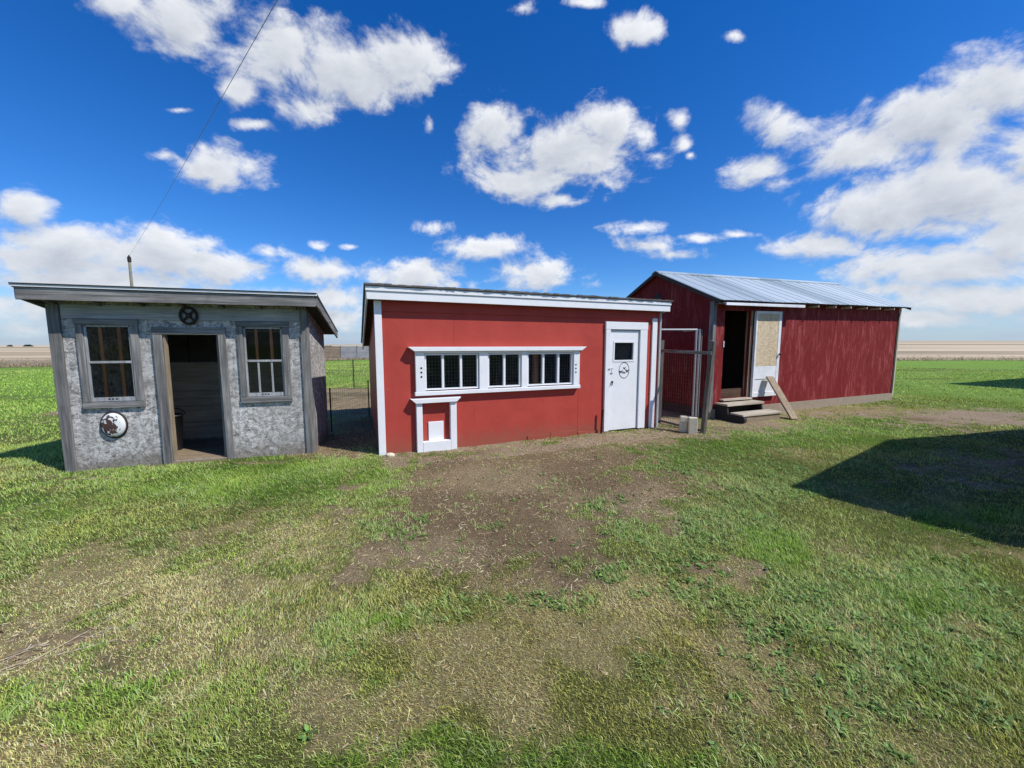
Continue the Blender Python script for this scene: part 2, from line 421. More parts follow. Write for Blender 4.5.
def build_world():
    w = bpy.data.worlds.new('World'); SC.world = w; w.use_nodes = True
    t = NT(w.node_tree); t.n.clear()
    out = t.node('ShaderNodeOutputWorld'); bg = t.node('ShaderNodeBackground', None, Strength=SKY_STRENGTH)
    sky = t.n.new('ShaderNodeTexSky'); sky.sky_type = 'NISHITA'; sky.sun_disc = False
    sky.sun_elevation = R(50); sky.sun_rotation = math.atan2(SUN.x, SUN.y)
    sky.altitude = 600; sky.air_density = 1.0; sky.dust_density = .35; sky.ozone_density = 3.2
    hs = t.node('ShaderNodeHueSaturation', None, Hue=.505, Saturation=SKY_SAT, Value=1.0, Color=sky)
    d = t.node('ShaderNodeTexCoord').outputs['Generated']
    s = t.node('ShaderNodeSeparateXYZ', None, Vector=d)
    ay = t.math('MAXIMUM', t.math('ABSOLUTE', s.outputs[1]), .02)
    g = t.node('ShaderNodeCombineXYZ', None, X=t.math('DIVIDE', s.outputs[0], ay), Y=t.math('DIVIDE', s.outputs[2], ay), Z=0.0).outputs[0]
    el = s.outputs[2]
    deep = t.maprange(el, 0.0, .62, 0, 1, 'LINEAR')
    skyc = t.mix(deep, t.mix(1.0, hs, SKY_LOW, 'MULTIPLY'), t.mix(1.0, hs, SKY_HIGH, 'MULTIPLY'))
    def fbm(v):
        p = t.vmath('MULTIPLY', v, (1, 1, 1.45))
        warp = t.node('ShaderNodeTexNoise', None, Scale=5.0, Detail=2.0); t.put(warp.inputs['Vector'], p)
        p = t.vmath('MULTIPLY_ADD', warp.outputs['Color'], (.10, .10, .10), p)
        a = t.noise(p, 4.6, 4, .55); e = t.noise(p, 30.0, 4, .65)
        vo = t.node('ShaderNodeTexVoronoi', {'feature': 'F1', 'normalize': True}, Scale=11.0, Detail=1.0, Roughness=.5, Lacunarity=2.3)
        t.put(vo.inputs['Vector'], p)
        b = t.math('SUBTRACT', 1.0, vo.outputs[0])
        return t.math('MULTIPLY_ADD', e, .42, t.math('MULTIPLY_ADD', b, .50, t.math('MULTIPLY', a, .52)))
    def density(gv, dv):
        cur = None
        for cx, cz, rx, rz, wgt in CLOUDS:
            q = t.vmath('MULTIPLY_ADD', gv, (1 / rx, 1 / rz, 0), (-cx / rx, -cz / rz, 0))
            v = t.math('MULTIPLY_ADD', t.vmath('LENGTH', q), -1.0 * (.55 + .45 * wgt), .78 * wgt)
            cur = v if cur is None else t.math('SMOOTH_MAX', cur, v, .30)
        n = t.math('SUBTRACT', fbm(dv), CLOUD_BIAS)
        return t.math('MULTIPLY_ADD', n, 4.0, t.math('MULTIPLY_ADD', cur, 1.25, .30))
    D = density(g, d)
    up = density(t.vmath('ADD', g, (.022, .040, 0)), t.vmath('ADD', d, (.016, 0, .030)))
    alpha = t.maprange(D, -.08, 1.0)
    lit = t.math('MULTIPLY_ADD', t.math('SUBTRACT', D, up), .30, .54, clamp=True)
    thick = t.maprange(D, .6, 1.9)
    lit = t.math('SUBTRACT', lit, t.math('MULTIPLY', thick, .34), clamp=True)
    cc = t.mix(lit, CLOUD_DARK, CLOUD_LIGHT)
    # thin veil low over the horizon
    veil = t.math('MULTIPLY', t.maprange(el, -.01, .15, .97, 0), t.maprange(t.noise(t.vmath('MULTIPLY', d, (2.5, 2.5, 16)), 1.5, 5), .35, .7, .72, 1))
    col = t.mix(veil, skyc, tuple(k / SKY_STRENGTH for k in VEIL))
    col = t.mix(t.math('MULTIPLY', alpha, .97), col, t.mix(1.0, cc, (1 / SKY_STRENGTH,) * 3, 'MULTIPLY'))
    t.put(bg.inputs['Color'], col); t.put(out.inputs[0], bg)
    w.cycles.sampling_method = 'NONE'
build_world()

# ------------------------------------------------------------------ noise for the ground
def vnoise(x, y, seed=0):
    xi = np.floor(x).astype(np.int64); yi = np.floor(y).astype(np.int64)
    fx = x - xi; fy = y - yi; fx = fx * fx * (3 - 2 * fx); fy = fy * fy * (3 - 2 * fy)
    def h(a, b):
        k = (a * 374761393 + b * 668265263 + seed * 974634777) & 0xffffffff
        k = ((k ^ (k >> 13)) * 1274126177) & 0xffffffff
        k = ((k ^ (k >> 15)) * 2246822519) & 0xffffffff
        return ((k ^ (k >> 16)) & 0xffffff) / float(0xffffff)
    return (h(xi, yi) * (1 - fx) + h(xi + 1, yi) * fx) * (1 - fy) + (h(xi, yi + 1) * (1 - fx) + h(xi + 1, yi + 1) * fx) * fy
def fbm(x, y, seed=0, oct=4):
    a = .5; s = 0; tot = 0
    for o in range(oct):
        s = s + a * vnoise(x * 2 ** o, y * 2 ** o, seed + o * 17); tot += a; a *= .5
    return s / tot
def smooth(a, b, v):
    t = np.clip((v - a) / (b - a), 0, 1); return t * t * (3 - 2 * t)

# patches of the yard: middle, half width, half depth as a vector away from the house, weight
DIRT = [(0.1,4.45,1.43,0.02,1.21,1),(-0.68,4.86,0.78,-0.11,0.79,1),(0.97,5.34,1.0,0.13,0.72,1),(2.16,6.37,0.51,0.18,0.54,1),(-0.37,3.24,0.88,-0.07,0.64,0.85),(0.37,2.84,0.39,0.04,0.34,0.8),(-0.83,2.7,0.33,-0.08,0.29,0.5),(1.67,4.2,0.51,0.21,0.54,1),(1.5,6.44,1.02,0.13,0.56,1),(0.13,5.91,1.57,0.01,0.41,1),(3.31,7.03,0.74,0.23,0.5,0.9),(4.74,7.54,1.0,0.23,0.38,0.5),(7.55,9.02,1.66,0.44,0.54,0.3),(10.1,8.47,1.34,1.11,0.95,0.9),(-1.57,5.26,0.28,-0.08,0.28,1),(-0.87,3.96,0.27,-0.14,0.66,0.8),(5.34,4.84,0.39,0.34,0.32,0.5),(6.37,4.89,0.78,0.76,0.61,0.5),(-2.74,5.66,0.45,-0.1,0.22,0.9),(-5.18,4.59,0.43,-0.08,0.07,0.4),(-3.57,5.11,0.41,-0.05,0.07,0.4),(1.51,3.12,0.17,0.06,0.14,0.6),(1.42,2.55,0.18,0.07,0.14,0.5),(-2.45,1.89,0.29,-0.18,0.15,0.55)]
DRY = [(5.21,7.97,1.47,0.41,0.63,0.8),(8.04,9.32,1.96,0.61,0.72,0.8),(-2.69,2.64,0.51,-0.3,0.31,1),(-2.8,2.4,0.53,-0.29,0.26,0.8),(-1.84,2.4,0.4,-0.19,0.26,1),(-1.72,1.97,0.44,-0.17,0.22,0.7),(-1.27,1.71,0.44,-0.11,0.17,0.6),(-0.16,1.75,0.54,-0.03,0.31,0.9),(0.27,1.99,0.44,0.04,0.29,0.8),(-0.44,1.9,0.27,-0.04,0.2,0.6),(0.82,2.3,0.64,0.08,0.24,0.7),(1.32,2.56,0.28,0.09,0.18,0.6),(-2.21,1.65,0.19,-0.13,0.1,0.7),(-2.54,1.97,0.39,-0.26,0.22,0.9),(-0.84,1.61,0.46,-0.09,0.2,0.6),(-1.84,1.42,0.24,-0.09,0.08,0.5),(2.03,1.97,0.33,0.21,0.22,0.35),(-1.77,3.06,0.5,-0.18,0.33,0.35),(0.3,2.29,0.76,0.02,0.19,0.5),(1.3,1.86,0.42,0.21,0.32,0.4),(-0.51,1.34,0.31,-0.03,0.09,0.5),(3.93,2.96,0.32,0.2,0.16,0.5),(0.86,1.6,0.27,0.07,0.15,0.4)]
LUSH = [(-3.45,4.57,2.08,-0.56,0.77,1),(-6.69,5.56,0.89,-0.73,0.62,1),(-18.81,15.95,2.51,-10.26,8.79,1),(3.92,6.49,1.03,0.5,0.84,1),(6.6,7.39,1.37,1.16,1.33,1),(2.13,2.97,0.32,0.19,0.28,1),(-0.25,1.38,0.48,-0.01,0.08,0.9),(0.27,1.36,0.35,0.01,0.08,0.9),(-2.1,1.76,0.25,-0.13,0.12,0.8),(-2.06,1.6,0.23,-0.14,0.12,0.6),(-0.8,2.03,0.34,-0.04,0.12,0.7),(2.77,2.4,0.4,0.28,0.26,0.7),(4.14,3.42,0.56,0.33,0.29,0.7),(2.18,5.54,0.52,0.2,0.52,0.9),(-1.83,1.79,0.3,-0.1,0.11,0.6),(-0.51,1.59,0.18,-0.02,0.07,0.3),(0.73,1.34,0.23,0.03,0.05,0.6),(-4.77,3.67,0.59,-0.58,0.46,0.5)]
WEED = [(0.94,3.74,0.2,0.05,0.19,1),(1.07,3.22,0.22,0.07,0.22,1),(1.19,2.96,0.16,0.06,0.16,1),(1.65,3.24,0.26,0.18,0.37,1),(1.33,2.74,0.22,0.06,0.13,1),(0.97,2.67,0.26,0.04,0.1,1),(0.68,2.51,0.12,0.02,0.09,1),(-1.04,3.13,0.21,-0.07,0.21,1),(-0.82,2.95,0.08,-0.02,0.09,1),(-0.11,3.26,0.12,-0.0,0.08,1),(3.02,4.55,0.73,0.45,0.7,0.6),(2.06,2.34,0.78,0.32,0.39,0.5),(1.91,1.74,0.49,0.28,0.28,0.5),(2.11,3.42,0.37,0.18,0.31,0.7),(2.9,2.34,0.39,0.45,0.39,0.5),(-1.02,3.22,0.26,-0.08,0.26,0.7),(0.81,2.28,0.13,0.02,0.06,0.5),(-0.13,2.19,0.3,-0.01,0.09,0.5),(2.18,4.85,0.52,0.17,0.4,0.6),(-0.49,2.17,0.24,-0.01,0.07,0.6),(0.23,2.22,0.37,0.01,0.07,0.5)]
def field(blobs, x, y, warp=.55, soft=(.25, -.25), seed=3, k=.9):
    wx = x + (fbm(x * 1.7, y * 1.7, seed, 4) - .5) * warp; wy = y + (fbm(x * 1.7 + 31, y * 1.7 + 9, seed + 5, 4) - .5) * warp
    best = np.full(np.shape(x), -9.0)
    for cx, cy, rx, dx, dy, w in blobs:
        v = (wy - cy) / dy; u = (wx - cx - v * dx) / rx
        best = np.maximum(best, w * (1.25 - np.sqrt(u * u + v * v)))
    n = (fbm(x * 4.5, y * 4.5, seed + 9, 3) - .5) * k + (fbm(x * 15, y * 15, seed + 19, 3) - .5) * k * .8
    return smooth(soft[1] + .15, soft[0] + .15, best + n)
def yb(x):            # where the mown grass ends and the stubble begins
    return np.interp(x, [-400, -60, -36, -24, -17, -8, 10, 40, 120, 400], [60, 30, 27.5, 31, 42, 43, 38, 39.5, 44, 60])
def rise(x, y):
    t = smooth(-.9, 1.0, x / np.maximum(np.abs(y), 1.0))
    return np.maximum(y - 70, 0) * .0112 * t * (y > 0)
def gz(x, y):
    near = 1 - smooth(14, 40, np.hypot(x, y))
    return ((fbm(x * .55, y * .55, 40, 3) - .5) * .05 + (fbm(x * 5, y * 5, 50, 4) - .5) * .032) * near + rise(x, y)

def inside(x, y, root, x0, x1, y0, y1):
    a = root[2]; dx, dy = x - root[0], y - root[1]
    u = dx * math.cos(a) + dy * math.sin(a); v = -dx * math.sin(a) + dy * math.cos(a)
    return (u > x0) & (u < x1) & (v > y0) & (v < y1)
SHED = (-5.667, 4.777, R(16.5)); COOP = (-1.915, 5.495, R(22.26)); BARN = (4.28, 8.25, R(22.9))
def soil_strip(x, y):   # the bare run behind the small buildings
    a = smooth(8.3, 8.9, y + .25 * x * 0 + (fbm(x, y, 77) - .5) * .8) * (1 - smooth(14.05, 14.25, y - .12 * (x + 6)))
    b = (x > -11) & (x < 3)
    gap = smooth(-3.4, -3.0, x) * (1 - smooth(-2.1, -1.7, x)) * smooth(5.6, 6.2, y + (fbm(x * 2, y * 2, 78) - .5)) * (1 - smooth(8, 9, y))
    run = smooth(1.2, 2.2, x) * (1 - smooth(3.7, 4.2, x)) * smooth(7.3, 7.8, y) * (1 - smooth(13, 15, y))
    side = smooth(-4.2, -3.6, x) * (1 - smooth(-1.9, -1.6, x)) * smooth(5.5, 6.0, y) * (1 - smooth(8.4, 9, y)) * .8
    return np.maximum.reduce([a * b, gap, run, side])
def masks(x, y):
    dirt = np.maximum(field(DIRT, x, y, .55, (.36, -.32), 3, 1.45), soil_strip(x, y))
    dry = field(DRY, x, y, .6, (.40, -.32), 13, 1.5)
    scat = smooth(.54, .76, fbm(x * 1.9, y * 1.9, 91, 6)) * .5 * (1 - smooth(7, 12, y))
    dry = np.maximum(dry, scat)
    lush = field(LUSH, x, y, .6, (.45, -.35), 23, .8)
    weed = field(WEED, x, y, .3, (.3, -.2), 33, 1.0)
    return dirt, dry, lush, weed

# ------------------------------------------------------------------ ground sheet
def axis_steps(lo, hi, step, far, ratio):
    a = list(np.arange(lo, hi + 1e-6, step)); s = step; p = a[-1]
    up = []
    while p < far: s *= ratio; p += s; up.append(p)
    s = step; p = a[0]; dn = []
    while p > -far: s *= ratio; p -= s; dn.append(p)
    return np.array(dn[::-1] + a + up)
def grid_object(name, X, Y, Z, cols, mat):
    h, w = X.shape
    me = bpy.data.meshes.new(name)
    co = np.stack([X, Y, Z], -1).reshape(-1, 3)
    idx = np.arange(h * w).reshape(h, w)
    q = np.stack([idx[:-1, :-1], idx[:-1, 1:], idx[1:, 1:], idx[1:, :-1]], -1).reshape(-1, 4)
    me.vertices.add(len(co)); me.vertices.foreach_set('co', co.ravel())
    me.loops.add(q.size); me.loops.foreach_set('vertex_index', q.ravel().astype(np.int32))
    me.polygons.add(len(q)); me.polygons.foreach_set('loop_start', np.arange(0, q.size, 4, dtype=np.int32))
    me.polygons.foreach_set('use_smooth', np.ones(len(q), bool))
    at = me.color_attributes.new('tint', 'FLOAT_COLOR', 'POINT')
    at.data.foreach_set('color', np.concatenate([cols.reshape(-1, 3), np.ones((h * w, 1))], 1).ravel())
    me.update(); me.validate()
    o = bpy.data.objects.new(name, me); COL.objects.link(o); me.materials.append(mat)
    return o
def tinted(name, kind):
    m, t, b = new_mat(name)
    a = t.node('ShaderNodeAttribute', {'attribute_name': 'tint'}).outputs['Color']
    geo = t.node('ShaderNodeTexCoord').outputs['Object']
    if kind == 'ground':
        n1 = t.noise(geo, 9.0, 6, .7); n2 = t.noise(geo, 55.0, 6, .7); n3 = t.noise(geo, .9, 5, .6)
        f = t.math('MULTIPLY_ADD', n2, 1.1, t.math('MULTIPLY_ADD', n1, .7, t.math('MULTIPLY_ADD', n3, .5, -.15)))
        c = t.mix(1.0, a, t.node('ShaderNodeCombineColor', None, Red=f, Green=f, Blue=f).outputs[0], 'MULTIPLY')
        t.put(b.inputs['Base Color'], c); bump(t, b, t.math('MULTIPLY_ADD', n1, 1.2, n2), 1.0, .04)
    elif kind == 'field':
        p = t.vmath('MULTIPLY', geo, (.03, .25, 1))
        n1 = t.noise(p, 1.0, 6, .65); n2 = t.noise(geo, 1.6, 5, .7)
        f = t.math('MULTIPLY_ADD', n1, .7, t.math('MULTIPLY_ADD', n2, .6, .35))
        c = t.mix(1.0, a, t.node('ShaderNodeCombineColor', None, Red=f, Green=f, Blue=f).outputs[0], 'MULTIPLY')
        t.put(b.inputs['Base Color'], c); bump(t, b, n2, .8, .1)
    else:
        tl = t.node('ShaderNodeBsdfTranslucent', None, Color=a)
        t.put(b.inputs['Base Color'], a)
        mx = t.node('ShaderNodeMixShader'); t.put(mx.inputs[0], .26); t.put(mx.inputs[1], b); t.put(mx.inputs[2], tl)
        t.put(t.n['Material Output'].inputs[0], mx)
    b.inputs['Roughness'].default_value = .55 if kind == 'blade' else .95
    b.inputs['Specular IOR Level'].default_value = .28 if kind == 'blade' else .1
    return m
GROUND_M = tinted('yard ground', 'ground'); BLADE_M = tinted('grass blades', 'blade'); FIELD_M = tinted('stubble', 'field')

xs = axis_steps(-8.5, 8.5, .055, 5000, 1.10); ys = axis_steps(.4, 11.0, .055, 5000, 1.10)
X, Y = np.meshgrid(xs, ys)
dirt, dry, lush, weed = masks(X, Y)
G0 = np.array(C_GREEN); GL = np.array(C_LUSH); GD = np.array(C_DRY); GS = np.array(C_SOIL); GS2 = np.array(C_SOIL2)
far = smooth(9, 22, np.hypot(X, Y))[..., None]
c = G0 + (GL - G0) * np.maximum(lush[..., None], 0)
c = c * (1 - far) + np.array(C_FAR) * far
c = c + (GD - c) * (dry * .75)[..., None]
sv = fbm(X * 1.1, Y * 1.1, 61, 4)
soil = GS + (GS2 - GS) * smooth(.35, .65, sv)[..., None]
wallside = inside(X, Y, COOP, -.3, 5.6, -.75, .3) * 1.0
soil = soil + (np.array(C_TANSOIL) - soil) * (smooth(.35, .6, sv + .12) * np.maximum(wallside, smooth(2.3, 3.2, X) * smooth(6.2, 6.9, Y)))[..., None]
c = c + (soil - c) * dirt[..., None]
# faint wheel-worn brown strips in the far lawn
strip = smooth(.58, .72, fbm(X * .10, Y * .55, 71, 4)) * smooth(9, 13, Y) * .6
c = c + (np.array((.115, .105, .05)) - c) * strip[..., None]
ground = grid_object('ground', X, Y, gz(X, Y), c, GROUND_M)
ground['kind'] = 'structure'

# stubble fields out to the horizon
fx = np.concatenate([-np.geomspace(5000, 60, 60), np.linspace(-56, 70, 190), np.geomspace(74, 5000, 60)])
kk = np.concatenate([[0], np.geomspace(.4, 5200, 170)])
FX, FK = np.meshgrid(fx, kk)
fan = 1 + FK / 60
FXX = np.clip(FX * np.minimum(fan, 60), -9000, 9000)
B = yb(FX) + (fbm(FX * .8, FX * 0, 5, 4) - .5) * 1.6
FY = B + FK
FZ = gz(FXX, FY) + .02
lg = np.log(FY)
ang = FX / 60
s1 = fbm(lg * 5.0 + 3, ang * .35 + 2, 101, 4); s2 = fbm(lg * 16, ang * .5, 111, 3)
pal = np.array([(.28, .22, .145), (.52, .42, .275), (.60, .50, .345), (.43, .35, .23)])
tt = np.clip((s1 - .30) / .42, 0, .999) * 3; i0 = tt.astype(int); fr = (tt - i0)[..., None]
fc = pal[i0] * (1 - fr) + pal[np.minimum(i0 + 1, 3)] * fr
fc = fc * (.78 + .44 * s2)[..., None]
edge = np.exp(-FK / 1.2)[..., None]
fc = fc + (np.array((.16, .15, .06)) - fc) * edge * .7
fieldo = grid_object('stubble_field', FXX, FY, FZ, fc, FIELD_M); fieldo['kind'] = 'structure'

# ------------------------------------------------------------------ blades, weeds, litter
def strips(name, base, direc, side, h, w, bend, cols, mat, segs=2):
    """tapered blades: base points, lean direction, width direction; one mesh"""
    n = len(base)
    up = np.array([0, 0, 1.0])
    mid = base + up * (h * .58 * np.sqrt(np.clip(1 - bend ** 2, .02, 1)))[:, None] + direc * (h * .5 * bend * .8)[:, None]
    tip = base + up * (h * np.sqrt(np.clip(1 - bend ** 2, .02, 1)) * .92)[:, None] + direc * (h * bend * 1.25)[:, None]
    hw = side * (w / 2)[:, None]
    if segs == 2:
        V = np.stack([base - hw, base + hw, mid + hw * .8, mid - hw * .8, tip], 1); nv = 5
        o = np.arange(n)[:, None] * 5
        L = np.concatenate([o + [0, 1, 2, 3], o + [3, 2, 4]], 1).ravel()
        ls = (np.arange(n)[:, None] * 7 + np.array([0, 4])).ravel()
    else:
        V = np.stack([base - hw, base + hw, tip], 1); nv = 3
        o = np.arange(n)[:, None] * 3
        L = (o + [0, 1, 2]).ravel(); ls = np.arange(n) * 3
    return V.reshape(-1, 3), L, ls, np.repeat(cols, nv, 0)
def mesh_from(name, packs, mat):
    vo = lo = 0; Vs = []; Ls = []; S = []; Cs = []
    for V, L, ls, C in packs:
        Vs.append(V); Ls.append(L + vo); S.append(ls + lo); Cs.append(C); vo += len(V); lo += len(L)
    V = np.concatenate(Vs); L = np.concatenate(Ls).astype(np.int32); S = np.concatenate(S).astype(np.int32); C = np.concatenate(Cs)
    me = bpy.data.meshes.new(name)
    me.vertices.add(len(V)); me.vertices.foreach_set('co', V.ravel())
    me.loops.add(len(L)); me.loops.foreach_set('vertex_index', L)
    me.polygons.add(len(S)); me.polygons.foreach_set('loop_start', S)
    at = me.color_attributes.new('tint', 'FLOAT_COLOR', 'POINT')
    at.data.foreach_set('color', np.concatenate([C, np.ones((len(C), 1))], 1).ravel())
    me.update(); me.validate()
    o = bpy.data.objects.new(name, me); COL.objects.link(o); me.materials.append(mat); o['kind'] = 'stuff'
    return o
def scatter_sides(r0, r1, dens):
    n = int(R(110) * (r1 ** 2 - r0 ** 2) * dens * .5)
    r = np.sqrt(RNG.uniform(r0 ** 2, r1 ** 2, n)); a = RNG.uniform(R(58), R(113), n) * RNG.choice([-1, 1], n)
    x, y = r * np.sin(a), r * np.cos(a)
    u = RNG.uniform(-.85, .85, n // 8); v = RNG.uniform(-1.5, .6, n // 8)
    return np.concatenate([x, u]), np.concatenate([y, v])
def scatter(r0, r1, dens, half=R(60)):
    area = half * (r1 ** 2 - r0 ** 2); n = int(area * dens)
    r = np.sqrt(RNG.uniform(r0 ** 2, r1 ** 2, n)); a = RNG.uniform(-half, half, n)
    return r * np.sin(a), r * np.cos(a)
def blocked(x, y, m=0.0):
    return (inside(x, y, SHED, -.02 - m, 2.84 + m, -.02 - m, 1.4 + m) | inside(x, y, COOP, -.03 - m, 5.13 + m, -.03 - m, 3.45 + m)
            | inside(x, y, BARN, -.05 - m, 7.35 + m, -.04 - m, 3.35 + m) | inside(x, y, BARN, .05, 1.5, -.62, .05))
def cl(base, var, n):
    b = np.array(base); return b[None] * (1 + RNG.normal(0, var, (n, 1))) * (1 + RNG.normal(0, .06, (n, 3)))
def make_blades(r0, r1, dens, wbase, segs, spread=scatter):
    x, y = spread(r0, r1, dens)
    dirt, dry, lush, weed = masks(x, y)
    clump = fbm(x * 6, y * 6, 201, 3)
    keep = RNG.random(len(x)) < np.clip((1 - dirt * 1.02) * (.70 + .6 * clump) * (1 - .2 * weed) + .05, 0, 1)
    keep &= ~blocked(x, y); keep &= (y < yb(x) - .3)
    x, y, dirt, dry, lush, weed, clump = (q[keep] for q in (x, y, dirt, dry, lush, weed, clump))
    n = len(x)
    tallb = fbm(x * 2.2, y * 2.2, 211, 3)
    h = (.012 + .016 * RNG.random(n) + .013 * smooth(.45, .75, tallb) + .010 * lush) * (1 - .2 * dry) * (1 - .2 * dirt)
    rr = np.hypot(x, y)
    h *= 1 + np.clip(rr - 3, 0, 14) * .05
    w = wbase * (.6 + .8 * RNG.random(n)) * (1 + np.clip(rr, 0, 30) * .10)
    flow = fbm(x * .8, y * .8, 221, 3) * 5.5 + RNG.normal(0, .95, n)
    dr = np.stack([np.cos(flow), np.sin(flow), 0 * flow], 1)
    sa = flow + math.pi / 2 + RNG.normal(0, .6, n); side = np.stack([np.cos(sa), np.sin(sa), 0 * sa], 1)
    bend = np.clip(RNG.beta(2.2, 1.6, n) * (.85 + .3 * dry), .05, .985)
    base = np.stack([x, y, gz(x, y) - .004], 1)
    isdry = RNG.random(n) < np.clip(.13 + .68 * dry + .35 * dirt - .10 * lush, 0, .95) * (1 - .75 * smooth(5, 11, rr))
    tone = (.72 + .56 * fbm(x * 1.4, y * 1.4, 231, 3))[:, None]
    yel = (smooth(.45, .75, fbm(x * .9 + 7, y * .9, 241, 3)) * (1 - .7 * smooth(6, 12, rr)))[:, None]
    green = cl(B_GREEN, .48, n) * tone * (1 - yel) + cl(B_YELLOW, .48, n) * tone * yel
    green = green * (1 - .75 * lush[:, None]) + cl(B_LUSH, .45, n) * .75 * lush[:, None]
    col = np.where(isdry[:, None], cl(B_DRY, .42, n) * (.65 + .7 * RNG.random((n, 1))), green)
    col = np.clip(col, .004, .8)
    return strips('', base, dr, side, h, w, bend, col, None, segs)
DN = GRASS_DENSITY
grass = mesh_from('grass', [make_blades(.7, 2.3, 30000 * DN, .0019, 2), make_blades(2.3, 3.8, 17000 * DN, .0024, 2), make_blades(3.8, 6.0, 8500 * DN, .0031, 1),
                            make_blades(6.0, 10, 2800 * DN, .0046, 1), make_blades(10, 18, 600 * DN, .0075, 1), make_blades(18, 40, 90 * DN, .011, 1),
                            make_blades(.3, 3.5, 12000 * DN, .0034, 1, scatter_sides), make_blades(3.5, 9, 3400 * DN, .0050, 1, scatter_sides), make_blades(9, 16, 300 * DN, .0085, 1, scatter_sides)], BLADE_M)
grass['label'] = 'short green lawn with dry straw coloured patches'; grass['category'] = 'grass'

def make_weeds():
    x, y = scatter(.9, 9, 420); dirt, dry, lush, weed = masks(x, y)
    k = (RNG.random(len(x)) < weed * (.15 + .75 * smooth(.4, .6, fbm(x * 5, y * 5, 301, 3))) + .006 * (1 - dry)) & ~blocked(x, y, .05)
    x, y = x[k], y[k]; n = len(x); packs = []
    size = .5 + .8 * RNG.random(n)
    for leaf in range(9):
        az = leaf * 2.4 + RNG.normal(0, .5, n); ln = (.016 + .026 * RNG.random(n)) * size
        dr = np.stack([np.cos(az), np.sin(az), 0 * az], 1); side = np.stack([-np.sin(az), np.cos(az), RNG.normal(0, .25, n)], 1)
        jit = RNG.normal(0, .012, (n, 2))
        base = np.stack([x + jit[:, 0], y + jit[:, 1], gz(x, y) + .001], 1)
        up = np.array([0, 0, 1.0]); rise_ = (.12 + .55 * RNG.random(n))
        w = ln * (.15 + .12 * RNG.random(n))
        m = base + dr * (ln * .5)[:, None] + up * (ln * rise_ * .8)[:, None]
        tip = base + dr * ln[:, None] + up * (ln * rise_ * RNG.uniform(.5, 1.1, n))[:, None]
        V = np.stack([base, m + side * w[:, None], tip, m - side * w[:, None]], 1).reshape(-1, 3)
        L = (np.arange(n)[:, None] * 4 + [0, 1, 2, 3]).ravel()
        col = np.clip(cl(B_WEED, .22, n), .01, .5)
        packs.append((V, L, np.arange(n) * 4, np.repeat(col, 4, 0)))
    return packs
def make_tufts():
    x, y = scatter(.8, 10, 900); dirt, dry, lush, weed = masks(x, y)
    spot = smooth(.46, .66, fbm(x * 3.2, y * 3.2, 311, 4))
    k = (RNG.random(len(x)) < np.clip(weed * .8 + .35 * spot * (1 - dry) + .12 * lush, 0, 1) * (1 - .75 * dirt)) & ~blocked(x, y, .03)
    x, y = x[k], y[k]; packs = []
    for q in range(7):
        n = len(x); px, py = x + RNG.normal(0, .014, n), y + RNG.normal(0, .014, n)
        az = fbm(x * .8, y * .8, 221, 3) * 5.5 + RNG.normal(0, 1.1, n); dr = np.stack([np.cos(az), np.sin(az), 0 * az], 1)
        sa = az + math.pi / 2 + RNG.normal(0, .5, n); side = np.stack([np.cos(sa), np.sin(sa), RNG.normal(0, .3, n)], 1)
        h = .025 + .040 * RNG.random(n); w = .0028 + .003 * RNG.random(n)
        dryb = (RNG.random(n) < .10)[:, None]
        col = np.where(dryb, cl(B_DRY, .25, n), cl(B_TUFT, .30, n))
        packs.append(strips('', np.stack([px, py, gz(px, py) - .003], 1), dr, side, h, w, np.clip(RNG.beta(2.4, 1.4, n), .1, .97), np.clip(col, .01, .7), None, 2))
    return packs
weeds = mesh_from('weeds', make_weeds() + make_tufts(), BLADE_M)
weeds['label'] = 'low broad leaved green weeds round the bare dirt patch'; weeds['category'] = 'weeds'

def flat_bits(x, y, ln, w, col, az=None, lift=.003, tilt=.12):
    n = len(x)
    az = RNG.uniform(0, 6.283, n) if az is None else az
    dr = np.stack([np.cos(az), np.sin(az), RNG.normal(0, tilt, n)], 1); side = np.stack([-np.sin(az), np.cos(az), RNG.normal(0, .4, n)], 1)
    b = np.stack([x, y, gz(x, y) + lift], 1)
    V = np.stack([b - dr * (ln / 2)[:, None] - side * (w / 2)[:, None], b + dr * (ln / 2)[:, None] - side * (w / 3)[:, None],
                  b + dr * (ln / 2)[:, None] + side * (w / 3)[:, None], b - dr * (ln / 2)[:, None] + side * (w / 2)[:, None]], 1).reshape(-1, 3)
    return V, (np.arange(n)[:, None] * 4 + [0, 1, 2, 3]).ravel(), np.arange(n) * 4, np.repeat(np.clip(col, .01, .8), 4, 0)
def make_litter():
    x, y = scatter(1.0, 9.5, 1500); dirt, dry, lush, weed = masks(x, y)
    cl_ = smooth(.42, .66, fbm(x * 2.2, y * 2.2, 401, 4))
    k = (RNG.random(len(x)) < (dirt * (.25 + .75 * cl_) + dry * .15)) & ~blocked(x, y)
    x, y = x[k], y[k]; n = len(x)
    return flat_bits(x, y, .012 + .045 * RNG.random(n) ** 2, .0024 + .003 * RNG.random(n), cl(B_STRAW, .28, n), None, .004, .18)
def make_pile():
    n = 130
    px, py = RNG.normal(0, .19, n), RNG.normal(0, .12, n)
    dx, dy = -2.42, 1.93
    a = R(36); x = dx + px * 1.25 * math.cos(a) - py * math.sin(a); y = dy + px * 1.25 * math.sin(a) + py * math.cos(a)
    az = R(52) + RNG.normal(0, .60, n)
    return flat_bits(x, y, .04 + .22 * RNG.random(n) ** 3, .0025 + .0028 * RNG.random(n), cl((.48, .40, .27), .3, n), az, .004 + .010 * RNG.random(n), .05)
litter = mesh_from('straw_litter', [make_litter(), make_pile()], BLADE_M)
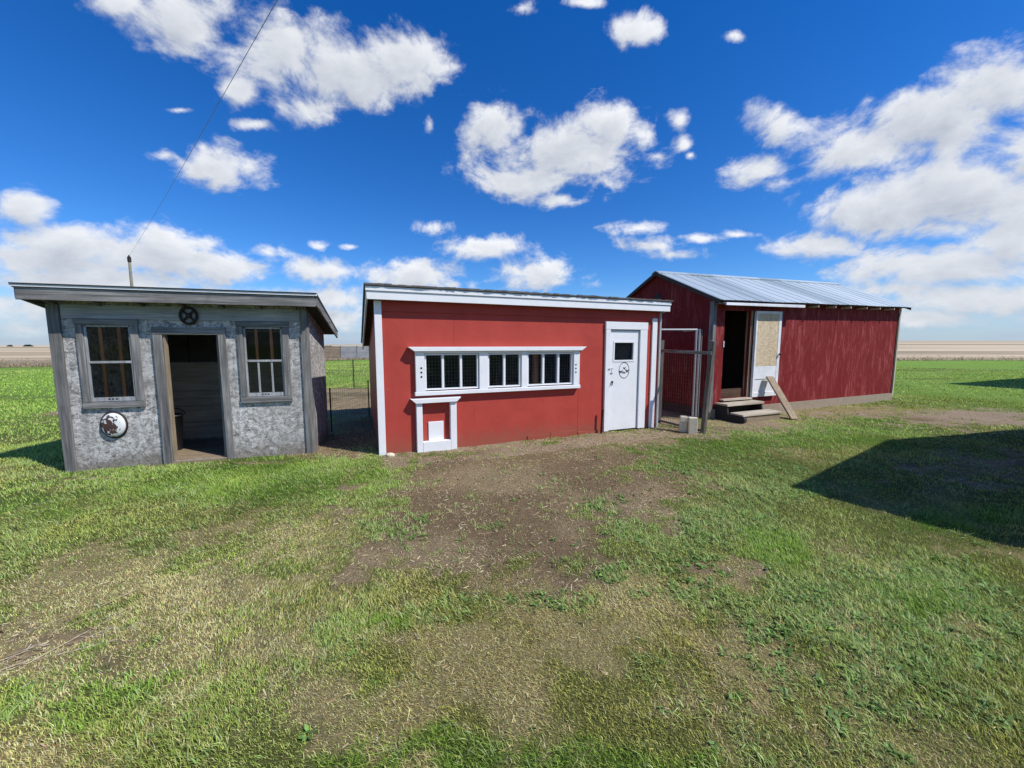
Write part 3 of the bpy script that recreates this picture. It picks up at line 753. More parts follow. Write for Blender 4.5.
litter['label'] = 'scattered dry straw bits and stems on bare ground'; litter['category'] = 'straw'

def make_clods():
    x, y = scatter(1.1, 8.5, 700); dirt, dry, lush, weed = masks(x, y)
    k = (RNG.random(len(x)) < dirt * smooth(.38, .7, fbm(x * 2.5, y * 2.5, 501, 4))) & ~blocked(x, y, .02)
    x, y = x[k], y[k]; n = len(x)
    s = .004 + .013 * RNG.random(n) ** 3
    base = np.array([(1, 0, -.2), (-.5, .87, -.2), (-.5, -.87, -.2), (0, 0, .8)])
    V = base[None] * s[:, None, None] * (1 + RNG.normal(0, .3, (n, 4, 3))) + np.stack([x, y, gz(x, y) + .001], 1)[:, None]
    L = (np.arange(n)[:, None] * 4 + [0, 1, 3, 1, 2, 3, 2, 0, 3]).ravel()
    return V.reshape(-1, 3), L, np.arange(n * 3) * 3, np.repeat(np.clip(cl(C_SOIL, .3, n) * 1.05, .01, .6), 4, 0)
clods = mesh_from('dirt_crumbs', [make_clods()], GROUND_M)
clods['label'] = 'crumbs of dry earth on the bare patch'; clods['category'] = 'dirt'

def make_stubble():
    n = 9000
    x = RNG.uniform(-60, 70, n); y = yb(x) + RNG.exponential(2.0, n) * (1 + np.abs(x) * .01) - .3
    az = RNG.uniform(0, 6.28, n); dr = np.stack([np.cos(az), np.sin(az), 0 * az], 1); side = np.stack([np.ones(n), 0 * az, 0 * az], 1)
    return strips('', np.stack([x, y, gz(x, y)], 1), dr, side, RNG.uniform(.12, .38, n), RNG.uniform(.04, .10, n), RNG.uniform(.1, .7, n), np.clip(cl((.42, .34, .20), .25, n), .02, .7), None, 1)
stub = mesh_from('stubble', [make_stubble()], BLADE_M)
stub['label'] = 'pale straw stubble along the edge of the lawn'; stub['category'] = 'stubble'

# ================================================================== grey shed
def make_shed():
    r = thing('wooden_shed', 'small weathered grey shed with an open doorway and two windows', 'shed', (SHED[0], SHED[1], 0), 16.5)
    W, D = 2.83, 1.35; sl = .23
    zb = lambda y: 2.20 - sl * (y + .20)
    wins = [(.318, .790, .880, 1.850), (2.045, 2.515, .880, 1.845)]
    MB().panel((0.0, W), (-.06, zb(0) - .004), [(1.135, 1.745, .035, 1.735)] + wins, 0, .045).build('wall', 'osb_grey', r)
    for x0 in (0.0, W - .045):
        MB().prism([(.045, -.06), (D, -.06), (D, zb(D) - .004), (.045, zb(.045) - .004)], 'x', x0, x0 + .045).build('wall', 'osb_grey', r)
    MB().box(.045, W - .045, D - .045, D, -.06, zb(D) - .006).build('wall', 'osb_grey', r)
    lin = MB()
    for i, (a, b) in enumerate(((.07, .34), (.347, .60), (.607, .85), (.857, 1.32))):
        lin.box(.05, W - .05, D - .065 - .002 * i, D - .046, a, b)
    lin.build('wall_lining', 'dim_board', r)
    up = MB().box(.05, W - .05, D - .055, D - .046, 1.325, zb(D) - .03)
    for k in range(5): up.box(.3 + k * .5, .34 + k * .5, D - .10, D - .0555, 1.325, zb(D) - .03)
    up.build('back_stud', 'timber_and_shade', r)
    MB().box(.05, W - .05, .05, D - .048, -.04, .045).build('floor', 'floor_board', r)
    MB().box(1.10, 1.78, -.03, .048, -.05, .034, .003).build('sill_board', 'tan_x', r)
    # roof
    roof = MB()
    k = [(-.22, zb(-.22)), (1.58, zb(1.58)), (1.58, zb(1.58) + .055), (-.22, zb(-.22) + .055)]
    roof.prism(k, 'x', -.12, 3.0)
    roof = roof.build('roof', 'timber_and_shade', r)
    cov = [(-.272, 2.299), (-.24, 2.2985), (-.24, zb(-.24) + .057), (1.62, zb(1.62) + .057), (1.62, zb(1.62) + .072), (-.24, 2.315), (-.272, 2.312)]
    MB().prism(cov, 'x', -.15, 3.03).build('roof_covering', 'tar_and_shade', roof)
    MB().box(-.155, 3.035, -.262, -.243, 2.272, 2.297).build('drip_edge', 'white', r)
    MB().box(-.125, 3.005, -.242, -.221, 2.125, 2.266, .003).build('fascia', 'grey_x', r, bevel=.003)
    for x in (-.145, 3.002):
        MB().prism([(-.22, zb(-.22) - .06), (1.6, zb(1.6) - .06), (1.6, zb(1.6) + .054), (-.22, zb(-.22) + .054)], 'x', x, x + .022).build('barge_board', 'grey_y', r)
    for k in range(7): MB().prism([(-.19, zb(-.19) - .07), (-.01, zb(0) - .07), (-.01, zb(0) - .003), (-.19, zb(-.19) - .003)], 'x', .05 + k * .44, .09 + k * .44).build('rafter_tail', 'grey_y', r)
    # boards on the front
    MB().box(.115, W - .075, -.016, -.002, 1.925, 2.10, .003).build('frieze_board', 'silver_x', r)  # paler than the other trim, lifts the eave shade in its colour
    for x0, x1 in ((-.012, .105), (W - .075, W + .012)):
        MB().box(x0, x1, -.030, -.003, -.05, zb(0) - .05, .003).build('corner_board', 'grey_z', r, bevel=.003)
    MB().box(W + .002, W + .022, .0, .085, -.05, zb(0) - .06, .002).build('corner_board', 'grey_z', r)
    # doorway
    MB().box(1.025, 1.125, -.034, -.003, -.04, 1.735, .003).build('door_casing', 'grey_z', r, bevel=.003)
    MB().box(1.755, 1.835, -.034, -.003, -.04, 1.735, .003).build('door_casing', 'grey_z', r, bevel=.003)
    MB().box(1.02, 1.84, -.036, -.004, 1.738, 1.835, .003).build('door_casing', 'grey_x', r, bevel=.003)
    MB().box(1.128, 1.15, -.012, .05, .036, 1.733, .002).build('door_jamb', 'tan_z', r)
    MB().box(1.722, 1.752, -.005, .09, .036, 1.733, .002).build('door_jamb', 'grey_z', r)
    # windows
    for i, (a, b, c, d) in enumerate(wins):
        w = MB()
        o = (.072, .088, .07, .078)
        w.box(a - o[0], a - .004, -.032, -.003, c - .004, d + .002, .003); w.box(b + .004, b + o[1], -.032, -.003, c - .004, d + .002, .003)
        win = w.build('window', 'grey_z', r, bevel=.003); w = MB()
        MB().prism([(a - o[0] - .01, d + .004), (b + o[1] + .01, d + .004), (b + o[1] + .01, d + o[3]), (a - o[0] - .01, d + o[3])], 'y', -.036, -.003).build('casing', 'grey_x', win, bevel=.003)
        w.box(a - o[0] - .004, b + o[1] + .004, -.038, -.004, c - .085, c - .007, .003)
        w.build('casing', 'grey_x', win, bevel=.003)
        mid = (c + d) / 2 + .02
        s = MB()
        for x0, x1 in ((a + .001, a + .022), (b - .020, b - .001)): s.box(x0, x1, -.012, .022, c, d - .02)
        s.box(a + .022, b - .020, -.010, .022, c, c + .05); s.box(a + .022, b - .020, -.008, .022, d - .022, d); s.box(a + .022, b - .020, -.014, .022, mid - .016, mid + .012)
        if i:
            for q in (.33, .68):
                x = a + (b - a) * q; s.box(x - .010, x + .012, -.006, .02, c + .055, mid - .016)
        s.build('sash', 'silver_z', win)
        for k in range(3):
            x = (a + b) / 2 - .012 + (k - 1) * .038
            MB().lathe([(.011, -.0115), (.011, -.0102)], (x, 0, c + .027), 'y', 10).build('vent_hole', 'black', win)
        MB().box(a + .02, b - .02, .004, .008, c + .04, d - .01).build('pane', 'glass', win)
        for q in ((.32, .72) if not i else (.31, .70)):
            x = a + (b - a) * q
            MB().box(x - .017, x + .017, .010, .028, (c - .02) if not i else mid - .02, d + .02).build('window_bar', 'orange', win)
    # skirting splinter of board by the right corner
    MB().prism([(.05, -.05), (.22, -.05), (.12, .75), (.05, .9)], 'x', W + .023, W + .036).build('loose_board', 'grey_z', r)
    return r
shed = make_shed()

wx, wy = world_of(shed, 1.444, -.030)
hw = thing('hand_wheel', 'black iron valve wheel with crossed spokes hung above the shed doorway', 'wheel', (wx, wy, 1.985), 16.5)
rim = MB(); n = 28
for i in range(n):
    a, b = 2 * math.pi * i / n, 2 * math.pi * (i + 1) / n
    rim.tube((.092 * math.cos(a), -.012, .104 * math.sin(a)), (.092 * math.cos(b), -.012, .104 * math.sin(b)), .018, 6)
rim.build('rim', 'iron', hw)
for k in range(4):
    a = math.pi / 4 + k * math.pi / 2
    MB().tube((.015 * math.cos(a), -.012, .015 * math.sin(a)), (.09 * math.cos(a), -.012, .10 * math.sin(a)), .014, 6).build('spoke', 'iron', hw)
MB().lathe([(.028, -.03), (.032, -.02), (.032, .004)], (0, 0, 0), 'y', 16).build('hub', 'iron', hw)

wx, wy = world_of(shed, .525, -.003)
eb = thing('enamel_basin', 'round white enamel basin with big rust patch hung below the left shed window', 'basin', (wx, wy, .57), 16.5)
MB().lathe([(.142, 0), (.148, -.008), (.142, -.016), (.128, -.020)], (0, 0, 0), 'y', 36, 1, 1.22).build('rim', 'iron', eb, True)
MB().lathe([(.130, -.018), (.127, -.028), (.118, -.042), (.095, -.054), (.05, -.060), (.015, -.062)], (0, 0, 0), 'y', 36, 1, 1.22).build('bowl', 'enamel', eb, True)

wx, wy = world_of(shed, .86, .62)
bk = thing('bucket', 'tall black bucket standing in the dark just inside the shed doorway', 'bucket', (wx, wy, .046), 16.5)
MB().lathe([(.085, 0), (.088, .01), (.115, .50), (.122, .505), (.122, .53), (.112, .53), (.105, .5), (.08, .02)], (0, 0, 0), 'z', 24).build('body', 'black', bk, True)
hd = MB()
pts = [(.12 * math.cos(t) , 0, .52 + .10 * math.sin(t)) for t in [i * math.pi / 10 for i in range(11)]]
for p, q in zip(pts, pts[1:]): hd.tube((p[0] + .04, p[1], p[2]), (q[0] + .04, q[1], q[2]), .007, 6)
hd.build('handle', 'black', bk)

# ================================================================== red coop
def make_coop():
    r = thing('chicken_coop', 'long red coop with white trim and a lean-to roof, between shed and barn', 'coop', (COOP[0], COOP[1], 0), 22.26)
    W, D = 5.1, 3.4; sl = .204
    zt = lambda y: 2.42 - sl * (y + .17)
    zw = lambda y: zt(y) - .10
    grp = [(.655, 1.485, [.925, 1.205]), (1.64, 2.205, [1.92]), (2.325, 3.185, [2.62, 2.905])]
    Z0, Z1 = .925, 1.47
    holes = [(a, b, Z0, Z1) for a, b, _ in grp] + [(3.97, 4.63, -.03, 1.875)]
    MB().panel((0, W), (-.05, zw(0)), holes, 0, .06).build('wall', 'red', r)
    for x0 in (0.0, W - .06):
        MB().prism([(.06, -.05), (D, -.05), (D, zw(D)), (.06, zw(.06))], 'x', x0, x0 + .06).build('wall', 'red', r)
    MB().box(.06, W - .06, D - .06, D, -.05, zw(D) - .002).build('wall', 'red', r)
    MB().box(.062, W - .062, .062, D - .062, -.04, .03).build('floor', 'timber_and_shade', r)
    MB().prism([(.10, zw(.1) - .008), (D - .1, zw(D - .1) - .008), (D - .1, zw(D - .1) - .02), (.10, zw(.1) - .02)], 'x', .07, W - .07).build('ceiling', 'timber_and_shade', r)
    MB().box(.066, W - .066, D - .07, D - .062, .03, zw(D) - .05).build('wall_lining', 'timber_and_shade', r)
    MB().box(2.485, 2.575, .068, .13, .03, zw(.3) - .03).build('stud', 'orange', r)
    # roof
    y0, y1 = -.125, D + .12
    deck = MB().prism([(y0, zt(y0) - .095), (y1, zt(y1) - .095), (y1, zt(y1) - .02), (y0, zt(y0) - .02)], 'x', -.105, W + .095).build('roof', 'timber_and_shade', r)
    cov = MB(); nx = 60; xs_ = [-.155 + (W + .155 + .15) * i / nx for i in range(nx + 1)]
    for a, b in zip(xs_, xs_[1:]):
        j = lambda: random.uniform(-.012, .008)
        ya, yc = -.185 + j(), -.185 + j(); h = random.uniform(0, .010)
        cov.hexa([(a, ya, zt(ya) - .017), (b, yc, zt(yc) - .017), (b, y1 + .03, zt(y1 + .03) - .017), (a, y1 + .03, zt(y1 + .03) - .017),
                  (a, ya, zt(ya) + .004 + h), (b, yc, zt(yc) + .004 + h), (b, y1 + .03, zt(y1 + .03) + .006), (a, y1 + .03, zt(y1 + .03) + .006)])
    cov.build('shingles', 'shingle', deck)
    MB().box(-.125, W + .12, -.150, -.127, 2.222, 2.335, .002).build('fascia', 'white', r, bevel=.003)
    MB().box(-.135, W + .13, -.166, -.128, 2.337, 2.395, .002).build('fascia', 'white', r, bevel=.003)
    for x in (-.127, W + .099):
        MB().prism([(y0, zt(y0) - .165), (y1, zt(y1) - .165), (y1, zt(y1) - .021), (y0, zt(y0) - .021)], 'x', x, x + .021).build('barge_board', 'white_worn', r)
    MB().box(.075, W - .10, -.022, -.002, 2.075, 2.29, .002).build('frieze_board', 'red', r)
    MB().box(-.028, .072, -.030, -.003, -.04, 2.222).build('corner_board', 'white', r, bevel=.004)
    MB().box(-.024, -.002, -.002, .08, -.04, 2.19).build('corner_board', 'white', r, bevel=.003)
    MB().box(W - .175, W - .06, -.032, -.003, .0, 2.10).build('corner_board', 'white', r, bevel=.004)
    MB().box(W + .002, W + .04, -.03, .06, .0, 2.24).build('corner_board', 'silver_z', r)
    # window band
    f = MB()
    f.prism([(.50, 1.508), (3.325, 1.508), (3.42, 1.572), (.41, 1.572)], 'y', -.12, -.003)
    f.box(.515, .648, -.075, -.003, .912, 1.506); f.box(3.192, 3.31, -.075, -.003, .912, 1.506)
    f.box(1.492, 1.633, -.070, -.003, .912, 1.506); f.box(2.212, 2.318, -.070, -.003, .912, 1.506)
    f.box(.50, 3.325, -.085, -.004, .852, .910)
    for a, b, _ in grp: f.box(a - .006, b + .006, -.068, -.003, 1.474, 1.506)
    f.build('window_frame', 'white', r, bevel=.004)
    for x in (.598, 3.232):
        for k in range(3): MB().lathe([(.015, -.0775), (.015, -.0755)], (x, 0, 1.262 - k * .065), 'y', 12).build('vent_hole', 'black', r)
    for a, b, mun in grp:
        s = MB()
        s.box(a + .001, a + .022, -.045, .03, Z0 + .001, Z1 - .001); s.box(b - .022, b - .001, -.045, .03, Z0 + .001, Z1 - .001)
        s.box(a + .023, b - .023, -.044, .03, Z0 + .002, Z0 + .024); s.box(a + .023, b - .023, -.044, .03, Z1 - .022, Z1 - .002)
        for m in mun: s.box(m - .017, m + .017, -.046, .03, Z0 + .025, Z1 - .023)
        win = s.build('window', 'white', r)
        MB().box(a + .015, b - .015, -.006, -.002, Z0 + .012, Z1 - .012).build('pane', 'glass', win)
        MB().grid_wires(a + .02, b - .02, .012, Z0 + .01, Z1 - .01, .05, .05, .0018).build('wire_mesh', 'wire', win)
    # hen hatch
    f = MB()
    f.prism([(.505, .742), (1.12, .742), (1.185, .81), (.43, .81)], 'y', -.115, -.003)
    f.box(.512, .600, -.08, -.003, -.02, .740); f.box(1.022, 1.118, -.08, -.003, -.02, .740); f.box(.602, 1.020, -.082, -.003, -.02, .150)
    f.build('hatch_frame', 'white', r, bevel=.004)
    MB().box(.695, .925, -.018, -.002, .152, .44).build('hatch_door', 'white', r, bevel=.003)
    # door
    f = MB()
    f.box(3.865, 3.968, -.045, -.003, .02, 1.878); f.box(4.632, 4.80, -.045, -.003, .02, 1.878); f.box(3.86, 4.805, -.048, -.003, 1.88, 2.015)
    f.build('door_casing', 'white', r, bevel=.004)
    door = MB().panel((3.978, 4.622), (.03, 1.865), [(4.08, 4.50, 1.325, 1.64)], -.012, .028).build('door', 'white', r)
    s = MB()
    for a, b, c, d in ((4.05, 4.53, 1.295, 1.322), (4.05, 4.53, 1.643, 1.67), (4.05, 4.078, 1.3225, 1.6425), (4.502, 4.53, 1.3225, 1.6425)): s.box(a, b, -.02, -.0125, c, d)
    s.build('window_trim', 'white', door)
    MB().box(4.082, 4.498, .004, .008, 1.327, 1.638).build('pane', 'glass', door)
    MB().box(3.985, 4.615, .06, .07, 1.2, 1.75).build('shade_backing', 'timber_and_shade', door)  # dark sheet added behind the pane in place of the unlit inside
    lt = MB().box(3.93, 4.03, -.060, -.049, 1.165, 1.178).tube((3.99, -.055, 1.178), (3.99, -.055, 1.10), .006, 6).box(3.95, 4.05, -.026, -.0125, 1.085, 1.098)
    lt.build('latch', 'pipe', door)
    kn = MB().lathe([(.016, -.014), (.016, -.04)], (4.035, 0, .93), 'y', 12).tube((4.035, -.045, .93), (4.01, -.048, .86), .009, 6)
    kn.build('door_handle', 'iron', door)
    # round hen emblem
    e = MB(); cx, cz, n = 4.305, 1.135, 44
    for i in range(n):
        a, b = 2 * math.pi * i / n, 2 * math.pi * (i + 1) / n
        P = lambda t, rr: (cx + .118 * rr * math.cos(t), cz + .150 * rr * math.sin(t))
        p, q, u, v = P(a, 1), P(b, 1), P(b, .93), P(a, .93)
        e.hexa([(u[0], -.0125, u[1]), (v[0], -.0125, v[1]), (p[0], -.0125, p[1]), (q[0], -.0125, q[1]), (u[0], -.015, u[1]), (v[0], -.015, v[1]), (p[0], -.015, p[1]), (q[0], -.015, q[1])])
    hen = [(-.9, .5), (-1.0, .95), (-.55, .55), (0, .35), (.35, .6), (.5, 1.0), (.65, 1.12), (.8, 1.0), (.98, .85), (.8, .78), (.75, .3), (.45, -.2), (.15, -.4), (.12, -.8), (.0, -.8), (-.02, -.42), (-.45, -.3), (-.8, .05)]
    for ox, oz, sx, sz in ((0.006, .034, .030, .030), (-.068, -.030, .040, .034), (.066, -.018, -.042, .040)):
        pts = [(cx + ox + sx * x, cz + oz + sz * z) for x, z in hen]
        if sx < 0: pts = pts[::-1]
        e.prism(pts, 'y', -.015, -.0125)
    # ground line of the emblem, broken where the lettering stands
    for a, b, hh in ((-.105, -.09, .02), (-.035, -.012, .034), (-.004, .012, .03), (.018, .032, .02), (.090, .106, .018)): e.box(cx + a, cx + b, -.015, -.0125, cz - .058, cz - .058 + hh)
    e.build('emblem', 'decal', door)
    # seams of the wall sheets
    MB().box(1.1105, 1.113, -.0015, .001, 1.58, 2.074).build('panel_seam', 'red_dark', r)
    MB().box(3.3275, 3.331, -.0015, .001, .0, .85).build('panel_seam', 'red_dark', r)
    b = MB()
    for x0, x1, z in ((2.35, 2.78, .07), (2.79, 3.30, .095), (3.34, 3.80, .055)): b.box(x0, x1, -.012, -.003, -.04, z, .004)
    b.build('patch_board', 'red', r)
    return r
coop = make_coop()
wx, wy = world_of(coop, 3.785, -.075)
st = MB().box(-.016, .016, -.010, .010, -.2, .46, .002).box(-.004, .004, -.024, -.0105, -.2, .455, .001).build('steel_stake', 'rust')
st.location = (wx, wy, 0); st.rotation_euler = (R(1.5), R(2), R(22))
tag(st, 'rusty steel stake driven in beside the white coop door', 'stake')
wx, wy = world_of(coop, .12, -.10)
stone = MB().lathe([(.03, -.02), (.06, .0), (.055, .028), (.03, .043)], (0, 0, 0), 'z', 9, 1.2, .8).build('stone', 'concrete', None, True)
stone.location = (wx, wy, 0); tag(stone, 'small pale stone at the foot of the white coop corner', 'stone')

# ================================================================== barn
def make_barn():
    r = thing('red_barn', 'dark red barn with gable and pale ribbed metal roof at right', 'barn', (BARN[0], BARN[1], 0), 22.9)
    L, Wd = 7.32, 3.32; rid = Wd / 2; ze, zr = 2.60, 3.365; sl = (zr - ze) / rid
    zs = lambda y: zr - abs(y - rid) * sl
    MB().panel((.06, L - .06), (.21, zs(0) - .012), [(.325, 1.135, .42, 2.335)], 0, .06).build('wall', 'barn_red', r)
    MB().box(.06, L - .06, Wd - .06, Wd, .21, zs(0) - .012).build('wall', 'barn_red', r)
    for x0 in (0, L - .06):
        MB().prism([(0, .21), (Wd, .21), (Wd, zs(Wd) - .012), (rid, zr - .012), (0, zs(0) - .012)], 'x', x0, x0 + .0595).build('wall', 'barn_red', r)
    MB().box(-.015, L + .01, -.02, .10, -.08, .208, .004).box(-.015, L + .01, Wd - .10, Wd + .02, -.08, .208)\
        .box(L - .10, L + .01, .101, Wd - .101, -.08, .207).build('footing', 'footing', r)
    MB().box(-.016, .10, .101, Wd - .101, -.08, .207).build('footing', 'timber_and_shade', r)  # gable footing darker than the rest: its shade is put into the colour
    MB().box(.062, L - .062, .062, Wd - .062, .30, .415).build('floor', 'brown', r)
    MB().box(1.9, 1.96, .07, Wd - .07, .42, 2.4).build('inside_partition', 'timber_and_shade', r)
    MB().box(.33, 1.13, .075, .10, .416, .62).build('kick_board', 'brown', r)
    # roof
    x0, x1, ov = -.10, L + .10, .20
    for sgn in (-1, 1):
        far = rid + sgn * (rid + ov)
        d = MB()
        p = [(rid, zr - .010), (far, zs(far) - .010), (far, zs(far) + .022), (rid, zr + .022)]
        d.prism(p if sgn > 0 else p[::-1], 'x', x0 + .02, x1 - .02)
        deck = d.build('roof', 'timber_and_shade', r)
        m = MB(); xs_ = []; prof = []
        x = x0
        while x < x1 - .26:
            for dx, h in ((0, 0), (.016, .012), (.032, .012), (.048, 0), (.15, .003), (.25, .003)): prof.append((x + dx, h))
            x += .40
        prof.append((x1, 0))
        yA, yB = rid, far + sgn * .035
        k = len(m.v)
        ny = 6
        for t in range(ny + 1):
            y = yA + (yB - yA) * t / ny
            for (px, h) in prof:
                m.v.append((px, y, zs(y) + .030 + h + .004 * math.sin(px * 3.1 + t)))
        n = len(prof)
        for t in range(ny):
            for i in range(n - 1):
                q = (k + t * n + i, k + t * n + i + 1, k + (t + 1) * n + i + 1, k + (t + 1) * n + i)
                m.f.append(q if sgn > 0 else q[::-1])
        o = m.build('roof_sheet', 'roof_metal', deck)
        so_ = o.modifiers.new('thick', 'SOLIDIFY'); so_.thickness = .004; so_.offset = -1
    MB().prism([(rid - .12, zr - .016), (rid, zr + .045), (rid + .12, zr - .016), (rid + .12, zr + .004 - .0), (rid, zr + .062), (rid - .12, zr + .004)], 'x', x0 - .01, x1 + .01).build('ridge_cap', 'roof_metal', r)
    for x in (x0 - .004, x1 - .018):
        for sgn in (-1, 1):
            far = rid + sgn * (rid + ov)
            p = [(rid + sgn * .002, zr - .055), (far, zs(far) - .055), (far, zs(far) + .02), (rid + sgn * .002, zr + .02)]
            MB().prism(p if sgn > 0 else p[::-1], 'x', x, x + .022).build('barge_board', 'timber_and_shade', r)
    for k in range(6):
        x = [3.17, 3.85, 4.49, 5.2, 5.81, 6.5][k]
        MB().box(x - .014, x + .014, -.222, -.005, 2.44, 2.485).build('rafter_tail', 'bleached_y', r)
    # boards above the doorway
    MB().box(.02, 2.58, -.265, -.238, 2.415, 2.475, .004).build('eave_board', 'white_worn', r)
    MB().box(-.02, 2.56, -.236, -.005, 2.455, 2.475, .003).build('eave_board', 'grey_x', r)
    MB().box(-.045, .045, -.024, -.002, .16, 2.53, .003).build('corner_board', 'grey_z', r)
    MB().box(-.032, -.003, -.0015, .09, .16, 2.52, .002).build('corner_board', 'grey_z', r)
    MB().box(L - .01, L + .045, -.022, -.002, .12, 2.53, .003).build('corner_board', 'bleached_z', r)
    MB().box(L - .075, L - .012, -.014, -.002, .2, 2.38).build('corner_board', 'timber_and_shade', r)
    # gable vent
    v = MB()
    v.prism([(1.45, 2.70), (1.88, 2.70), (1.66, 2.90)], 'x', -.012, -.002); v.build('gable_vent', 'tar_and_shade', r)
    # doorway
    MB().box(1.137, 1.205, -.012, .10, .41, 2.34, .002).build('door_jamb', 'tan_z', r)
    MB().box(.29, 1.20, -.105, .05, .385, .418, .004).build('sill_board', 'bleached_x', r)
    MB().box(.30, .322, -.02, -.003, 1.55, 1.68).build('door_latch', 'white_worn', r)
    # open door, swung flat against the wall
    dr = MB().box(1.215, 2.085, -.065, -.028, .415, 2.335).build('door', 'white_worn', r, bevel=.004)
    MB().box(1.275, 1.985, -.0745, -.0655, 1.115, 2.275, .001).build('door_panel', 'osb_tan', dr)
    s = MB()
    s.box(1.217, 1.272, -.082, -.0655, .417, 2.333); s.box(1.99, 2.083, -.082, -.0655, .417, 2.333)
    s.box(1.274, 1.988, -.081, -.0655, 2.278, 2.333); s.box(1.274, 1.988, -.079, -.0655, .82, 1.105); s.box(1.274, 1.988, -.080, -.0655, .417, .52)
    s.build('door_rail', 'white_worn', dr, bevel=.003)
    MB().lathe([(.012, -.083), (.012, -.105), (.030, -.110), (.032, -.125), (.018, -.135)], (2.045, 0, 1.37), 'y', 14).build('door_knob', 'iron', dr, True)
    for o in r.children_recursive:      # the old barn stands a little higher at its far end
        if o.type == 'MESH':
            for v in o.data.vertices: v.co.z += .0065 * max(v.co.x, 0) * v.co.z
    return r
barn = make_barn()

# steps in front of the barn door
wx, wy = world_of(barn, 0, 0)
stp = thing('wooden_steps', 'two rough wooden steps below the open barn doorway', 'steps', (wx, wy, 0), 22.9)
MB().box(.12, 1.28, -.335, -.03, .315, .355, .006).build('tread', 'bleached_x', stp)
MB().box(.16, 1.36, -.665, -.37, .150, .185, .006).build('tread', 'bleached_x', stp)
MB().box(.26, 1.35, -.645, -.60, -.02, .148, .004).build('riser', 'tan_x', stp)
MB().box(.34, 1.25, -.06, -.025, .01, .312, .004).build('riser', 'timber_and_shade', stp)  # dark board stands in for the shaded void under the upper tread
for x in (.145, 1.22):
    MB().prism([(-.59, -.02), (-.035, -.02), (-.035, .312), (-.30, .312), (-.33, .147), (-.59, .147)], 'x', x, x + .04).build('stringer', 'tar_and_shade', stp)  # near black: the shaded side of the steps is put into the colour
MB().tube((.16, -.62, .075), (.26, -.60, .075), .075, 14).build('log_block', 'tar_and_shade', stp)  # blackened along with the stringers, shade in its colour

# plank leaning on the open door
pk = MB(); c0 = Vector((1.63, -.76, .0)); c1 = Vector((1.70, -.115, .87)); ax = (c1 - c0).normalized(); sx = Vector((1, 0, 0)); sx = (sx - ax * sx.dot(ax)).normalized(); nn = sx.cross(ax)
pk.hexa([c0 - sx * .11, c0 + sx * .11, c0 + sx * .11 + nn * .035, c0 - sx * .11 + nn * .035, c1 - sx * .11, c1 + sx * .11, c1 + sx * .11 + nn * .035, c1 - sx * .11 + nn * .035])
plank = pk.build('plank', 'tan_z', None, bevel=.004)
plank.location = (wx, wy, 0); plank.rotation_euler = (0, 0, R(22.9)); tag(plank, 'bare grey brown plank leaning against the open white barn door', 'plank')

# ================================================================== gate between coop and barn
gt = thing('wire_gate', 'low wire mesh gate on weathered posts between the coop and barn', 'gate', (3.05, 7.92, 0), -66.5)
MB().box(-.045, .045, -.04, .04, -.1, 1.70, .004).build('post', 'post_z', gt)
lp = MB(); lp.hexa([(1.06, -.03, -.1), (1.13, -.03, -.1), (1.13, .03, -.1), (1.06, .03, -.1), (1.095, .055, 1.68), (1.185, .055, 1.66), (1.185, .125, 1.66), (1.095, .125, 1.68)])
lp.build('post', 'post_z', gt)
MB().hexa([(-.03, -.055, 1.455), (1.17, .02, 1.425), (1.17, .05, 1.425), (-.03, -.022, 1.455), (-.03, -.055, 1.515), (1.17, .02, 1.485), (1.17, .05, 1.485), (-.03, -.022, 1.515)]).build('rail', 'grey_x', gt)
MB().box(.046, 1.055, -.018, .018, .02, .06, .004).build('rail', 'grey_x', gt)
MB().grid_wires(.05, 1.06, -.0, .06, 1.46, .055, .075, .0016).build('wire_mesh', 'wire_rust', gt)

pf = thing('pipe_frame', 'tall galvanised pipe gate frame against the barn gable', 'gate frame', (2.62, 8.2, 0), 0)
MB().tube((0, 0, 1.92), (1.29, 0, 1.92), .021, 10).build('rail', 'pipe', pf)
for x, y in ((0, 0), (1.275, 0), (1.36, .03), (1.43, .10)):
    MB().tube((x, y, -.05), (x, y, 1.93), .021, 10).build('post', 'pipe' if x != 1.43 else 'grey_z', pf)
MB().tube((1.36, .03, 1.92), (1.36, .9, 1.92), .019, 8).build('rail', 'pipe', pf)

bl = thing('concrete_block', 'pale hollow concrete block standing at the foot of the wire gate', 'block', (3.14, 6.99, 0), -14)
b = MB()
b.box(.10, .245, -.09, .10, -.02, .285, .004).box(-.03, .08, .02, .10, -.02, .30, .004).box(-.03, .0995, .0, .0195, .19, .285, .002)
b.build('block_body', 'concrete', bl, bevel=.006)
bl2 = None

# ================================================================== fences
sx_, sy_ = world_of(shed, 2.86, 1.42); cx_, cy_ = world_of(coop, -.03, 3.35)
fl = math.hypot(cx_ - sx_, cy_ - sy_); fa = math.degrees(math.atan2(cy_ - sy_, cx_ - sx_))
gp = thing('wire_fence', 'low wire mesh fence across the gap between grey shed and red coop', 'fence', (sx_, sy_, 0), fa)
for x in (.03, fl - .03): MB().tube((x, 0, -.1), (x, 0, .82), .014, 8).build('post', 'wire_dark', gp)
MB().grid_wires(.03, fl - .03, 0, .02, .80, .075, .10, .0018).build('wire_mesh', 'wire', gp)

gf = thing('garden_fence', 'dark wire garden fence on thin posts beyond the bare run', 'fence', (-11.2, 13.65, 0), 3.2)
for x in (0, 2.7, 5.45, 8.1, 10.8): MB().tube((x, 0, -.1), (x, 0, 1.08), .022, 8).build('post', 'wire_dark', gf)
MB().grid_wires(0, 10.8, 0, .02, 1.03, .16, .17, .0022).build('wire_mesh', 'wire_dark', gf)

